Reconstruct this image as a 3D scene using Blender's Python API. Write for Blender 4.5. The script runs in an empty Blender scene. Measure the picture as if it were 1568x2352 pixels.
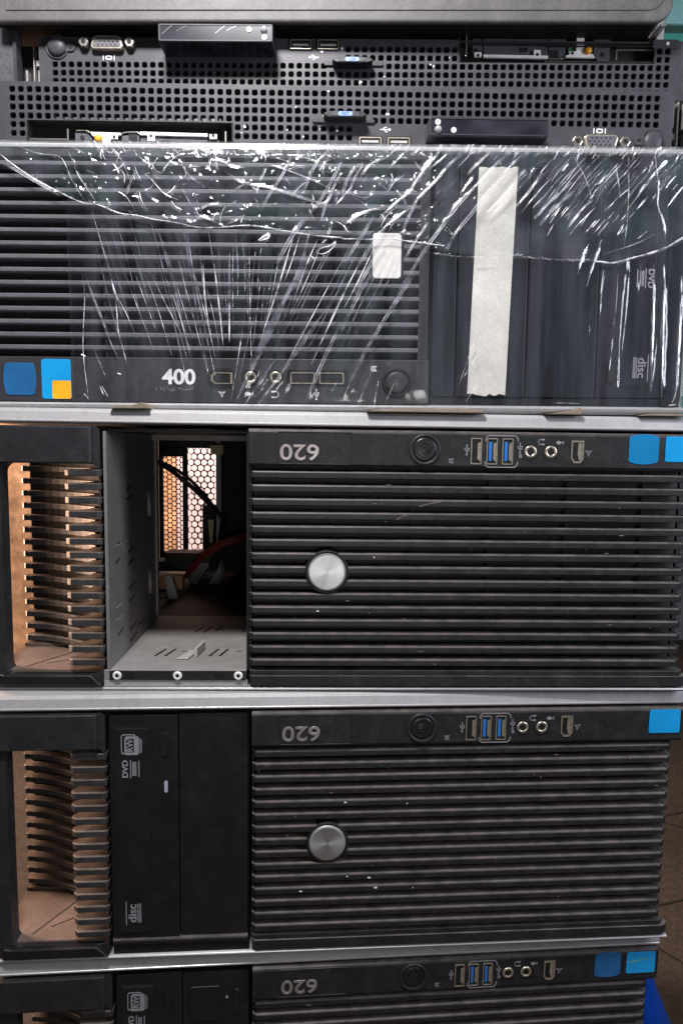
import bpy, bmesh, math, random
import numpy as np
from mathutils import Matrix, Vector, noise

# ---------------------------------------------------------------- camera, world, lamps, exposure
S = 0.00027            # one drawing unit in metres; machine-local axes: u right, v down, w into the depth
scene = bpy.context.scene
PITCH, ROLL = math.radians(6.0084), math.radians(0.987)


def world_pt(x, y, z):
    """drawing world (x right, y down, z forward) -> Blender metres"""
    return Vector((x * S, z * S, -y * S))


def set_camera():
    cp, sp, cr, sr = math.cos(PITCH), math.sin(PITCH), math.cos(ROLL), math.sin(ROLL)
    rz = Matrix(((cr, -sr, 0), (sr, cr, 0), (0, 0, 1)))
    rx = Matrix(((1, 0, 0), (0, cp, -sp), (0, sp, cp)))
    m = (rz @ rx).transposed()
    r, d, fw = (Vector((m[0][i], m[2][i], -m[1][i])) for i in range(3))
    cam = bpy.data.objects.new("camera", bpy.data.cameras.new("camera"))
    scene.collection.objects.link(cam)
    cam.matrix_world = Matrix(((r.x, -d.x, -fw.x, 0), (r.y, -d.y, -fw.y, 0), (r.z, -d.z, -fw.z, 0), (0, 0, 0, 1)))
    cam.data.sensor_fit = 'VERTICAL'
    cam.data.sensor_height = 36
    cam.data.lens = 36 * 1570.39 / 2352
    cam.data.clip_start = 0.01
    cam.data.clip_end = 50
    scene.camera = cam


set_camera()
w_ = bpy.data.worlds.new("World")
scene.world = w_
w_.use_nodes = True
w_.node_tree.nodes['Background'].inputs[0].default_value = (0.72, 0.76, 0.9, 1)
w_.node_tree.nodes['Background'].inputs[1].default_value = 0.06


def area(name, pos, target, size, power, col, size_y=None):
    l = bpy.data.lights.new(name, 'AREA')
    l.energy = power
    l.color = col
    l.size = size * S
    if size_y:
        l.shape = 'RECTANGLE'
        l.size_y = size_y * S
    o = bpy.data.objects.new(name, l)
    scene.collection.objects.link(o)
    o.location = world_pt(*pos)
    o.rotation_euler = (world_pt(*target) - world_pt(*pos)).to_track_quat('-Z', 'Y').to_euler()
    return o


area("ceiling_lamp", (-420, -1900, 560), (-100, -300, 1650), 420, 6.2, (1, .96, .97), 260)
area("room_window_light", (2500, -700, 500), (300, 200, 1600), 600, 3.4, (.84, .88, 1.0), 1500)
area("room_fill", (150, 380, -700), (-200, 500, 1600), 420, .5, (1, .95, .92))  # added fill light that brightens the open bay, not a lamp of the room
area("warm_lamp_behind", (-2300, 150, 2150), (-700, 500, 1720), 500, 2.6, (1, .62, .42), 1600)
bpy.data.lights['warm_lamp_behind'].spread = math.radians(85)
area("wall_lamp", (-900, -1500, 3700), (-1300, 300, 5200), 500, 15.0, (1, .84, .82), 500)

scene.view_settings.view_transform = 'Standard'
scene.view_settings.look = 'None'
scene.view_settings.exposure = 0
scene.view_settings.gamma = 1
scene.view_settings.use_curve_mapping = False
scene.render.engine = 'CYCLES'
scene.cycles.max_bounces = 10
scene.cycles.transparent_max_bounces = 40
scene.cycles.use_denoising = True
scene.cycles.sample_clamp_indirect = 6
random.seed(7)

# ---------------------------------------------------------------- materials
MATS = {}


def mat(name, col, rough=.5, metal=0, var=.15, vscale=900, grain=.0, gscale=9000, bump=.0, dust=0, dcol=(.3, .28, .26),
        emit=0, alpha=1, spec=.5, streak=None, top=0, tcol=(.3, .255, .225)):
    m = bpy.data.materials.new(name)
    m.use_nodes = True
    nt = m.node_tree
    b = nt.nodes['Principled BSDF']
    b.inputs['Roughness'].default_value = rough
    b.inputs['Metallic'].default_value = metal
    b.inputs['Specular IOR Level'].default_value = spec
    b.inputs['Alpha'].default_value = alpha
    tc = nt.nodes.new('ShaderNodeTexCoord')
    mp = nt.nodes.new('ShaderNodeMapping')
    nt.links.new(tc.outputs['Object'], mp.inputs[0])
    if streak:
        mp.inputs['Scale'].default_value = streak
    n1 = nt.nodes.new('ShaderNodeTexNoise')
    n1.inputs['Scale'].default_value = vscale / 10
    n1.inputs['Detail'].default_value = 6
    nt.links.new(mp.outputs[0], n1.inputs[0])
    r1 = nt.nodes.new('ShaderNodeMapRange')
    r1.inputs[1].default_value = .3
    r1.inputs[2].default_value = .7
    r1.inputs[3].default_value = 1 - var
    r1.inputs[4].default_value = 1 + var
    nt.links.new(n1.outputs[0], r1.inputs[0])
    mul = nt.nodes.new('ShaderNodeVectorMath')
    mul.operation = 'SCALE'
    mul.inputs[0].default_value = col
    nt.links.new(r1.outputs[0], mul.inputs['Scale'])
    out = mul.outputs[0]
    n2 = nt.nodes.new('ShaderNodeTexNoise')
    n2.inputs['Scale'].default_value = gscale / 10
    n2.inputs['Detail'].default_value = 2
    nt.links.new(tc.outputs['Object'], n2.inputs[0])
    if grain:
        r2 = nt.nodes.new('ShaderNodeMapRange')
        r2.inputs[1].default_value = .35
        r2.inputs[2].default_value = .65
        r2.inputs[3].default_value = 1 - grain
        r2.inputs[4].default_value = 1 + grain
        nt.links.new(n2.outputs[0], r2.inputs[0])
        m2 = nt.nodes.new('ShaderNodeVectorMath')
        m2.operation = 'SCALE'
        nt.links.new(out, m2.inputs[0])
        nt.links.new(r2.outputs[0], m2.inputs['Scale'])
        out = m2.outputs[0]
    if dust:
        n3 = nt.nodes.new('ShaderNodeTexNoise')
        n3.inputs['Scale'].default_value = 60
        n3.inputs['Detail'].default_value = 9
        n3.inputs['Roughness'].default_value = .7
        nt.links.new(tc.outputs['Object'], n3.inputs[0])
        r3 = nt.nodes.new('ShaderNodeMapRange')
        r3.inputs[1].default_value = .48
        r3.inputs[2].default_value = .78
        r3.inputs[4].default_value = dust
        nt.links.new(n3.outputs[0], r3.inputs[0])
        mx = nt.nodes.new('ShaderNodeMix')
        mx.data_type = 'RGBA'
        nt.links.new(r3.outputs[0], mx.inputs[0])
        nt.links.new(out, mx.inputs[6])
        mx.inputs[7].default_value = (*dcol, 1)
        out = mx.outputs[2]
        rr_ = nt.nodes.new('ShaderNodeMapRange')
        rr_.inputs[3].default_value = rough - .06
        rr_.inputs[4].default_value = min(1, rough + .2)
        nt.links.new(n3.outputs[0], rr_.inputs[0])
        nt.links.new(rr_.outputs[0], b.inputs['Roughness'])
    if top:    # dust on upward faces, pale enough to paint in the light on them
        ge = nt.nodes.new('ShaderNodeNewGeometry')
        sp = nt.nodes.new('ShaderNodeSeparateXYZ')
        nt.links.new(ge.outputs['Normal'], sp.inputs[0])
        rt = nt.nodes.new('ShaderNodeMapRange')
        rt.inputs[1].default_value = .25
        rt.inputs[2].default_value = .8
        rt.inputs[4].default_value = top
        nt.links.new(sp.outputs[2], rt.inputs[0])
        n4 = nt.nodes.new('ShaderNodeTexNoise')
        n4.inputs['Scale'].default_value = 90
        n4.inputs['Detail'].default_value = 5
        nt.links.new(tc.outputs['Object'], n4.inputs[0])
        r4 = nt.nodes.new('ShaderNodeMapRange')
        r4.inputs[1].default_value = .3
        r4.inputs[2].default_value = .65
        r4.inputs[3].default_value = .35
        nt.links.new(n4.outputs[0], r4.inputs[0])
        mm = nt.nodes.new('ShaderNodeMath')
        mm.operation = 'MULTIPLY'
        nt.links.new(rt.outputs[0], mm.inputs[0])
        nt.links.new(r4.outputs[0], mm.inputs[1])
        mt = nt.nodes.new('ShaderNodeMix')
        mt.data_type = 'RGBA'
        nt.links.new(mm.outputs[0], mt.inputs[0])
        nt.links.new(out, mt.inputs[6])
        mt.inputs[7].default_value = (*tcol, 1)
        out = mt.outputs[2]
    nt.links.new(out, b.inputs['Base Color'])
    if bump:
        bp = nt.nodes.new('ShaderNodeBump')
        bp.inputs['Strength'].default_value = bump
        bp.inputs['Distance'].default_value = .0003
        nt.links.new(n2.outputs[0], bp.inputs['Height'])
        nt.links.new(bp.outputs[0], b.inputs['Normal'])
    if emit:
        b.inputs['Emission Color'].default_value = (*col, 1)
        b.inputs['Emission Strength'].default_value = emit
    MATS[name] = m
    return m


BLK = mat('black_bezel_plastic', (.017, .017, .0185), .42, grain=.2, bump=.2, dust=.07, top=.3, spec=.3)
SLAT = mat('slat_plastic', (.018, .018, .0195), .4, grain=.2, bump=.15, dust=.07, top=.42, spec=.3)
BLKD = mat('deep_black_plastic', (.010, .0095, .0095), .6, grain=.2, spec=.3)
HND = mat('satin_handle_plastic', (.022, .022, .025), .4, grain=.15, bump=.15, dust=.05, spec=.3)
FIN = mat('fin_plastic', (.03, .03, .032), .36, grain=.15, bump=.15, dust=.12, top=.45, tcol=(.3, .24, .2))  # pinkish top tone paints warm light onto the fin tops, besides dust
GLOSS = mat('smooth_black_plastic', (.010, .010, .0115), .3, dust=.025)
NAVY = mat('dark_blue_grey_plastic', (.010, .011, .016), .42, grain=.15, bump=.15, spec=.3)
LOUV = mat('grey_louvre_plastic', (.11, .11, .125), .42, grain=.12, bump=.1, dust=.06)
STRIP = mat('charcoal_strip_plastic', (.038, .038, .043), .45, grain=.15, bump=.15, spec=.3)
SRV = mat('server_front_plastic', (.051, .05, .058), .42, grain=.2, bump=.2, gscale=12000, spec=.3)
TOPB = mat('speckled_grey_plastic', (.075, .073, .071), .5, grain=.16, gscale=8000, bump=.4, dust=.15)
SILV = mat('silver_painted_steel', (.36, .36, .365), .45, metal=.1, var=.12, vscale=400, streak=(.15, 1, 1), grain=.06, dust=.45, dcol=(.2, .18, .16))
LIP = mat('silver_edge', (.55, .55, .56), .3, metal=.5, var=.1, streak=(.2, 1, 1), dust=.25, dcol=(.2, .18, .17))
SHEET = mat('bare_zinc_steel', (.3, .29, .28), .5, metal=.3, var=.1, grain=.1, gscale=14000, dust=.2)
CAGE = mat('grey_cage_steel', (.2, .19, .18), .5, metal=.2, var=.1, grain=.1, gscale=14000)
CHASSIS = mat('dark_chassis_steel', (.02, .019, .018), .6, grain=.1)
WARM = mat('inner_flange_steel', (.11, .08, .065), .55, var=.25, vscale=300, grain=.1, dust=.15)
CHROME = mat('connector_metal', (.62, .56, .45), .32, metal=.8, var=.2, vscale=6000)
NICK = mat('nickel_hardware', (.7, .66, .6), .25, metal=.9, var=.1)
BRUSH = mat('brushed_badge_metal', (.62, .63, .64), .36, metal=.75, var=.25, vscale=500, streak=(1, 1, .12), dust=.1)
MARK = mat('printed_grey_mark', (.26, .26, .28), .6)
MARKW = mat('printed_white_mark', (.75, .75, .78), .6)
LET = mat('raised_silver_numerals', (.36, .33, .32), .3, metal=.5)
BLUE = mat('blue_usb_tongue', (.02, .17, .55), .45)
STK1 = mat('blue_sticker', (.008, .20, .44), .25, var=.15, vscale=250)
STK2 = mat('bright_blue_sticker', (.012, .34, .74), .2, var=.15, vscale=250)
STK3 = mat('dark_blue_sticker', (.02, .12, .30), .3, var=.3, vscale=300)
ORG = mat('orange_sticker_print', (.85, .42, .02), .3)
TAPE = mat('masking_tape_paper', (.60, .59, .54), .75, var=.1, vscale=700, grain=.08, bump=.25)
WBADGE = mat('silvered_white_badge', (.72, .71, .68), .35, metal=.15, var=.08)
PAPER = mat('torn_brown_cardboard', (.22, .175, .13), .85, var=.2, grain=.15)
GOLD = mat('orange_rubber_cap', (.8, .33, .01), .4)
WPL = mat('white_plastic', (.8, .8, .78), .4)
PCB = mat('green_circuit_board', (.08, .22, .10), .5)
LBL = mat('pale_blue_label', (.2, .32, .62), .4)
INKD = mat('dark_ink', (.03, .05, .12), .5)
CBL = mat('black_cable_jacket', (.012, .012, .012), .3)
RED = mat('red_ribbon_cable', (.22, .025, .015), .45)
COPP = mat('tan_connector', (.6, .34, .18), .55)
GREYC = mat('grey_connector', (.4, .4, .38), .5)
WALLM = mat('peach_plaster', (.66, .54, .50), .9, var=.12, vscale=60, grain=.12, gscale=700)
FLOORM = mat('brown_stone_floor', (.10, .07, .045), .8, var=.25, vscale=25, grain=.2, gscale=1200)
TEAL = mat('teal_paint', (.10, .52, .44), .5, var=.1)
CYAN = mat('pale_cyan_paint', (.42, .85, .86), .5, var=.08)
WFR = mat('white_frame_paint', (.85, .85, .83), .5)
DKG = mat('dark_green_gap', (.05, .12, .10), .7)
BLUEP = mat('blue_polythene', (.0, .06, .42), .4, var=.2, vscale=120)
bn = BRUSH.node_tree
bb_ = bn.nodes['Principled BSDF']
bb_.inputs['Anisotropic'].default_value = .6
bb_.inputs['Roughness'].default_value = .42
bb_.inputs['Metallic'].default_value = .9
tg_ = bn.nodes.new('ShaderNodeTangent')
tg_.direction_type = 'RADIAL'
tg_.axis = 'Y'
bn.links.new(tg_.outputs[0], bb_.inputs['Tangent'])
GLOW = mat('lamp_glass', (1, .95, .95), .5, emit=14)
LEDM = mat('milky_led_window', (.42, .40, .55), .4)

# ---------------------------------------------------------------- mesh helpers (u, w, v) drawing space


class MB:
    def __init__(self):
        self.v = []
        self.f = []

    def add(self, vs, fs):
        n = len(self.v)
        self.v += vs
        self.f += [tuple(i + n for i in f) for f in fs]
        return self

    def box(self, u0, u1, w0, w1, v0, v1):
        vs = [(u, w, v) for v in (v0, v1) for w in (w0, w1) for u in (u0, u1)]
        return self.add(vs, [(0, 1, 3, 2), (4, 6, 7, 5), (0, 4, 5, 1), (2, 3, 7, 6), (0, 2, 6, 4), (1, 5, 7, 3)])

    def prism(self, poly, a, b, axis='w'):
        """poly in (u,v) along w | (u,w) along v | (w,v) along u"""
        n = len(poly)
        f = {'w': lambda p, t: (p[0], t, p[1]), 'v': lambda p, t: (p[0], p[1], t), 'u': lambda p, t: (t, p[0], p[1])}[axis]
        vs = [f(p, a) for p in poly] + [f(p, b) for p in poly]
        fs = [tuple(range(n))[::-1], tuple(range(n, 2 * n))] + [(i, (i + 1) % n, n + (i + 1) % n, n + i) for i in range(n)]
        return self.add(vs, fs)

    def ring(self, out, inn, w0, w1):
        """plate with one opening: two (u,v) outlines with the same number of points"""
        n = len(out)
        vs = [(p[0], w, p[1]) for w in (w0, w1) for p in out] + [(p[0], w, p[1]) for w in (w0, w1) for p in inn]
        fs = []
        for i in range(n):
            j = (i + 1) % n
            fs += [(i, j, 2 * n + j, 2 * n + i), (n + i, 3 * n + i, 3 * n + j, n + j), (i, n + i, n + j, j), (2 * n + i, 2 * n + j, 3 * n + j, 3 * n + i)]
        return self.add(vs, fs)

    def cyl(self, u, v, r, w0, w1, n=28, r1=None):
        r1 = r if r1 is None else r1
        c = [(math.cos(2 * math.pi * i / n), math.sin(2 * math.pi * i / n)) for i in range(n)]
        vs = [(u + r * a, w0, v + r * b) for a, b in c] + [(u + r1 * a, w1, v + r1 * b) for a, b in c]
        return self.add(vs, [tuple(range(n))[::-1], tuple(range(n, 2 * n))] + [(i, (i + 1) % n, n + (i + 1) % n, n + i) for i in range(n)])

    def lathe(self, u, v, prof, n=32):
        """prof: (radius, w) pairs turned round the depth axis through (u, v)"""
        k = len(prof)
        vs = [(u + r * math.cos(2 * math.pi * i / n), w, v + r * math.sin(2 * math.pi * i / n)) for i in range(n) for r, w in prof]
        fs = [(i * k + j, i * k + j + 1, ((i + 1) % n) * k + j + 1, ((i + 1) % n) * k + j) for i in range(n) for j in range(k - 1)]
        return self.add(vs, fs)

    def tube(self, pts, r, n=8):
        P = [Vector(p) for p in pts]
        rings = []
        for i, p in enumerate(P):
            t = (P[min(i + 1, len(P) - 1)] - P[max(i - 1, 0)]).normalized()
            a = t.cross(Vector((0, 1, 0) if abs(t.y) < .9 else (1, 0, 0))).normalized()
            b = t.cross(a)
            rings.append([tuple(p + r * (math.cos(2 * math.pi * k / n) * a + math.sin(2 * math.pi * k / n) * b)) for k in range(n)])
        vs = [q for g in rings for q in g]
        fs = [(i * n + k, i * n + (k + 1) % n, (i + 1) * n + (k + 1) % n, (i + 1) * n + k) for i in range(len(P) - 1) for k in range(n)]
        fs += [tuple(range(n)), tuple(range(len(vs) - n, len(vs)))[::-1]]
        return self.add(vs, fs)

    def line(self, pts, wd, w0, w1, closed=False):
        """flat printed/raised line of width wd along (u,v) points"""
        pts = list(pts) + ([pts[0]] if closed else [])
        for (a, b), (c, d) in zip(pts, pts[1:]):
            L = math.hypot(c - a, d - b) or 1
            x, y = (c - a) / L * wd / 2, (d - b) / L * wd / 2
            self.prism([(a - x + y, b - y - x), (c + x + y, d + y - x), (c + x - y, d + y + x), (a - x - y, b - y + x)], w0, w1)
        return self

    def build(self, name, m, parent=None, bevel=0, smooth=False, seg=2):
        me = bpy.data.meshes.new(name)
        me.from_pydata([(u * S, w * S, -v * S) for u, w, v in self.v], [], self.f)
        bm = bmesh.new()
        bm.from_mesh(me)
        bmesh.ops.recalc_face_normals(bm, faces=bm.faces)
        bm.to_mesh(me)
        bm.free()
        me.materials.append(m)
        o = bpy.data.objects.new(name, me)
        scene.collection.objects.link(o)
        if parent is not None:
            o.parent = parent
        if smooth:
            for p in me.polygons:
                p.use_smooth = True
        if bevel:
            md = o.modifiers.new('edge', 'BEVEL')
            md.width = bevel * S
            md.segments = seg
            md.limit_method = 'ANGLE'
            md.angle_limit = math.radians(35)
            md.harden_normals = False
        return o


def rr(u0, u1, v0, v1, r, n=5):
    r = min(r, (u1 - u0) / 2 - .01, (v1 - v0) / 2 - .01)
    P = []
    for cx, cy, a0 in ((u1 - r, v0 + r, -90), (u1 - r, v1 - r, 0), (u0 + r, v1 - r, 90), (u0 + r, v0 + r, 180)):
        for i in range(n + 1):
            a = math.radians(a0 + 90 * i / n)
            P.append((cx + r * math.cos(a), cy + r * math.sin(a)))
    return P


def text(body, h, u, v, w, rot, m, parent, name, sx=1, th=.6, bold=0, bevel=0):
    c = bpy.data.curves.new(name, 'FONT')
    c.body = body
    c.align_x = 'CENTER'
    c.align_y = 'CENTER'
    c.size = h / .72
    c.extrude = th
    c.offset = bold
    c.bevel_depth = bevel
    tmp = bpy.data.objects.new(name + '_tmp', c)
    scene.collection.objects.link(tmp)
    dg = bpy.context.evaluated_depsgraph_get()
    me = bpy.data.meshes.new_from_object(tmp.evaluated_get(dg))
    bpy.data.objects.remove(tmp)
    a = math.radians(rot)
    for p in me.vertices:
        x, y, z = p.co.x * sx, p.co.y, p.co.z
        x, y = x * math.cos(a) - y * math.sin(a), x * math.sin(a) + y * math.cos(a)
        p.co = ((u + x) * S, (w - z) * S, (-(v) + y) * S)
    me.name = name
    me.materials.clear()
    me.materials.append(m)
    o = bpy.data.objects.new(name, me)
    scene.collection.objects.link(o)
    if parent is not None:
        o.parent = parent
    return o


def thing(name, label, cat, pose=None, group=None):
    o = bpy.data.objects.new(name, None)
    scene.collection.objects.link(o)
    o.empty_display_size = .02
    if pose:
        x, y, z, yaw, tp, tr = pose
        o.location = world_pt(x, y, z)
        o.rotation_mode = 'YXZ'
        o.rotation_euler = (math.radians(tp), math.radians(tr), math.radians(-yaw))
    o['label'] = label
    o['category'] = cat
    if group:
        o['group'] = group
    return o


def tag(o, label, cat, group=None, kind=None):
    if label:
        o['label'] = label
        o['category'] = cat
    if group:
        o['group'] = group
    if kind:
        o['kind'] = kind
    return o


def struct(o):
    o['kind'] = 'structure'
    return o

# ---------------------------------------------------------------- the setting
struct(MB().box(-9000, -1330, 5480, 5520, -5000, 2600).build('orange_wall_panel', mat('orange_board', (.5, .27, .13), .8, var=.45, vscale=120, grain=.25, gscale=500)))
wl = MB().box(-9000, 1150, 5600, 5700, -5000, 2600).build('back_wall', WALLM)
struct(wl)
fl = MB().box(-9000, 9000, -2500, 9000, 2600, 2680).build('floor', FLOORM)
struct(fl)
sm = MB()
for a, b in (((1500, 4300), (4200, 5200)), ((1300, 5100), (3200, 3900)), ((1750, 3600), (4000, 4300)), ((900, 4300), (2300, 2500))):
    (x0, z0), (x1, z1) = a, b
    sm.prism([(x0, z0), (x1, z1), (x1, z1 + 14), (x0, z0 + 14)], 2593, 2599, 'v')
struct(sm.build('floor_joints', mat('joint_grout', (.07, .05, .035), .9)))

sh = thing('painted_shutter', 'teal painted shutter with pale cyan upper panel behind the top right corner of the stack', 'shutter', (0, 0, 4200, 0, 0, 0))
MB().box(1802, 3200, 0, 40, -3600, -2410).build('upper_panel', CYAN, sh, 8)
MB().box(1802, 3200, 20, 50, -2410, -2362).build('gap_rail', DKG, sh)
MB().box(1802, 3200, 0, 40, -2362, 0).build('lower_panel', TEAL, sh, 8)
MB().box(1762, 1801, -15, 40, -3600, -600).build('frame', WFR, sh, 6)
pil = MB().box(1350, 1758, 4210, 4400, -3600, 300).build('pillar', mat('brown_plaster', (.26, .2, .17), .9, var=.3, vscale=40))
tag(pil, 'brown plaster pillar between the top case and the teal shutter', 'pillar')

bulb = MB().lathe(1123, -1195, [(0, 2390), (16, 2392), (26, 2402), (30, 2420), (26, 2438), (14, 2452), (0, 2456)], 20).build('lamp_bulb', GLOW, None, smooth=True)
tag(bulb, 'small glaring white bulb shining past the right edge beside the rack servers', 'lamp')


# ---------------------------------------------------------------- small connectors
def usb(par, u, v, hw, hh, vertical, tongue, w=0):
    o = MB()
    o.ring(rr(u - hw, u + hw, v - hh, v + hh, 2.5), rr(u - hw + 2.2, u + hw - 2.2, v - hh + 2.2, v + hh - 2.2, 1.5), w - 2, w + 1)
    o = o.build('usb_port', CHROME, par)
    MB().box(u - hw + 2.2, u + hw - 2.2, w - .35, w + .5, v - hh + 2.2, v + hh - 2.2).build('socket_back', BLKD, o)
    if vertical:
        MB().box(u - hw * .55, u - hw * .05, w - 1.3, w - .3, v - hh * .72, v + hh * .72).build('tongue', tongue, o)
        MB().prism([(u + hw * .25, v - hh * .6), (u + hw - 2.4, v - hh * .7), (u + hw - 2.4, v + hh * .8), (u + hw * .25, v + hh * .6)], w - 1.1, w - .3).build('spring_plate', CHROME, o)
    else:
        MB().box(u - hw * .75, u + hw * .75, w - 1.2, w - .3, v - hh * .35, v + hh * .1).build('tongue', tongue, o)
    return o


def jack(par, u, v, r, w=0):
    o = MB().lathe(u, v, [(r, w + 8), (r, w - 1), (r * .86, w - 2.6), (r * .6, w - 2.2), (r * .48, w + 2), (r * .46, w + 12)]).build('audio_jack', CHROME, par, smooth=True)
    MB().cyl(u, v, r * .52, w - 1.6, w).build('hole', BLKD, o)
    MB().lathe(u, v, [(r * 1.02, w - .3), (r * 1.3, w - .9), (r * 1.45, w - .3)]).build('collar', BLKD, o)
    return o


def firewire(par, u, v, hw, hh, rot=0, w=0):
    k = [(-hw, -hh), (hw, -hh), (hw, hh * .62), (hw * .5, hh), (-hw * .5, hh), (-hw, hh * .62)]
    if rot:
        k = [(-y, x) for x, y in k]
    q = [(x * .8, y * .84) for x, y in k]
    o = MB().ring([(u + x, v + y) for x, y in k], [(u + x, v + y) for x, y in q], w - 2, w + 1).build('firewire_port', CHROME, par)
    MB().prism([(u + x * .98, v + y * .98) for x, y in q], w - .35, w + .5).build('socket_back', BLKD, o)
    if not rot:
        MB().prism([(u + hw * .15, v - hh * .8), (u + hw * .76, v - hh * .8), (u + hw * .76, v + hh * .5), (u + hw * .35, v + hh * .8), (u + hw * .05, v + hh * .2)], w - 1, w - .3).build('contact_plate', CHROME, o)
    MB().box(u - hw * .35, u - hw * .02, w - 1.2, w - .3, v - hh * .5, v + hh * .45).build('tongue', BLKD, o)
    return o


def trident(mb, u, v, s, w, up=1):
    """usb trident mark, s = height"""
    h = s / 2
    mb.line([(u, v - h * up), (u, v + h * up)], s * .09, w - .5, w)
    mb.line([(u, v + h * .25 * up), (u - s * .22, v), (u - s * .22, v - s * .2 * up)], s * .08, w - .5, w)
    mb.line([(u, v + h * .45 * up), (u + s * .22, v + s * .08 * up), (u + s * .22, v - s * .12 * up)], s * .08, w - .5, w)
    mb.cyl(u, v + h * up, s * .12, w - .5, w, 10)
    mb.cyl(u - s * .22, v - s * .2 * up, s * .08, w - .5, w, 8)
    mb.box(u + s * .14, u + s * .3, w - .5, w, v - s * .2 * up - s * .07, v - s * .2 * up + s * .07)
    mb.prism([(u - s * .12, v - h * up), (u + s * .12, v - h * up), (u, v - h * 1.35 * up)], w - .5, w)
    return mb


def arc(u, v, r, a0, a1, n=10):
    return [(u + r * math.cos(math.radians(a0 + (a1 - a0) * i / n)), v + r * math.sin(math.radians(a0 + (a1 - a0) * i / n))) for i in range(n + 1)]


def headphone(mb, u, v, r, w, ang):
    mb.line(arc(u, v, r, ang - 115, ang + 115), r * .28, w - .5, w)
    for s in (-115, 115):
        a = math.radians(ang + s)
        x, y = u + r * math.cos(a), v + r * math.sin(a)
        mb.line([(x, y), (x - r * .7 * math.cos(math.radians(ang)), y - r * .7 * math.sin(math.radians(ang)))], r * .55, w - .5, w)
    return mb


def mic(mb, u, v, s, w):
    mb.prism([(u + s * .55 * math.cos(t) - s * .2, v + s * .38 * math.sin(t)) for t in [i * math.pi / 6 for i in range(12)]], w - .5, w)
    mb.box(u + s * .3, u + s * .75, w - .5, w, v - s * .1, v + s * .1)
    mb.box(u + s * .7, u + s * .85, w - .5, w, v - s * .35, v + s * .35)
    return mb


def fw_mark(mb, u, v, s, w):
    mb.lathe(u, v, [(s * .2, w - .5), (s * .34, w - .5)], 12)
    for a in (-150, -30, 90):
        x, y = u + s * .62 * math.cos(math.radians(a)), v + s * .62 * math.sin(math.radians(a))
        mb.line([(u + (x - u) * .5, v + (y - v) * .5), (x, y)], s * .2, w - .5, w)
        mb.cyl(x, y, s * .17, w - .5, w, 8)
    return mb


def disk_mark(mb, u, v, s, w):
    for i in (-1, 0, 1):
        mb.line(arc(u + i * s * .32 + s * .12, v, s * .45, 120, 240, 6), s * .2, w - .5, w)
    return mb


def bulged(u, v, hw, hh, b, vertical=True, n=8):
    """sticker outline with two bulging sides and rounded corners"""
    P = []
    if vertical:
        for i in range(n + 1):
            t = -1 + 2 * i / n
            P.append((u + hw * .93 * t, v - hh - b * (1 - t * t) + 0))
        P += [(u + hw, v - hh * .86), (u + hw, v + hh * .86)]
        for i in range(n + 1):
            t = 1 - 2 * i / n
            P.append((u + hw * .93 * t, v + hh + b * (1 - t * t)))
        P += [(u - hw, v + hh * .86), (u - hw, v - hh * .86)]
    else:
        P = [(u + (y - v), v + (x - u)) for x, y in bulged(u, v, hh, hw, b, True, n)][::-1]
    return P


def scuffs(par, rnd, box, n, w, m, name='scuff_marks'):
    mb = MB()
    for _ in range(n):
        u, v = rnd.uniform(box[0], box[1]), rnd.uniform(box[2], box[3])
        a, l = rnd.uniform(0, 6.28), rnd.choice((1.5, 2, 3, 3, 9))
        k = 5
        mb.prism([(u + l * math.cos(a + 6.28 * i / k) * rnd.uniform(.4, 1), v + .8 * rnd.uniform(.6, 1.4) * math.sin(a + 6.28 * i / k)) for i in range(k)], w - .5, w - .05)
    return mb.build(name, m, par)


# ---------------------------------------------------------------- black workstation tower lying on its side
LU, RU = -812, 827


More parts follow.
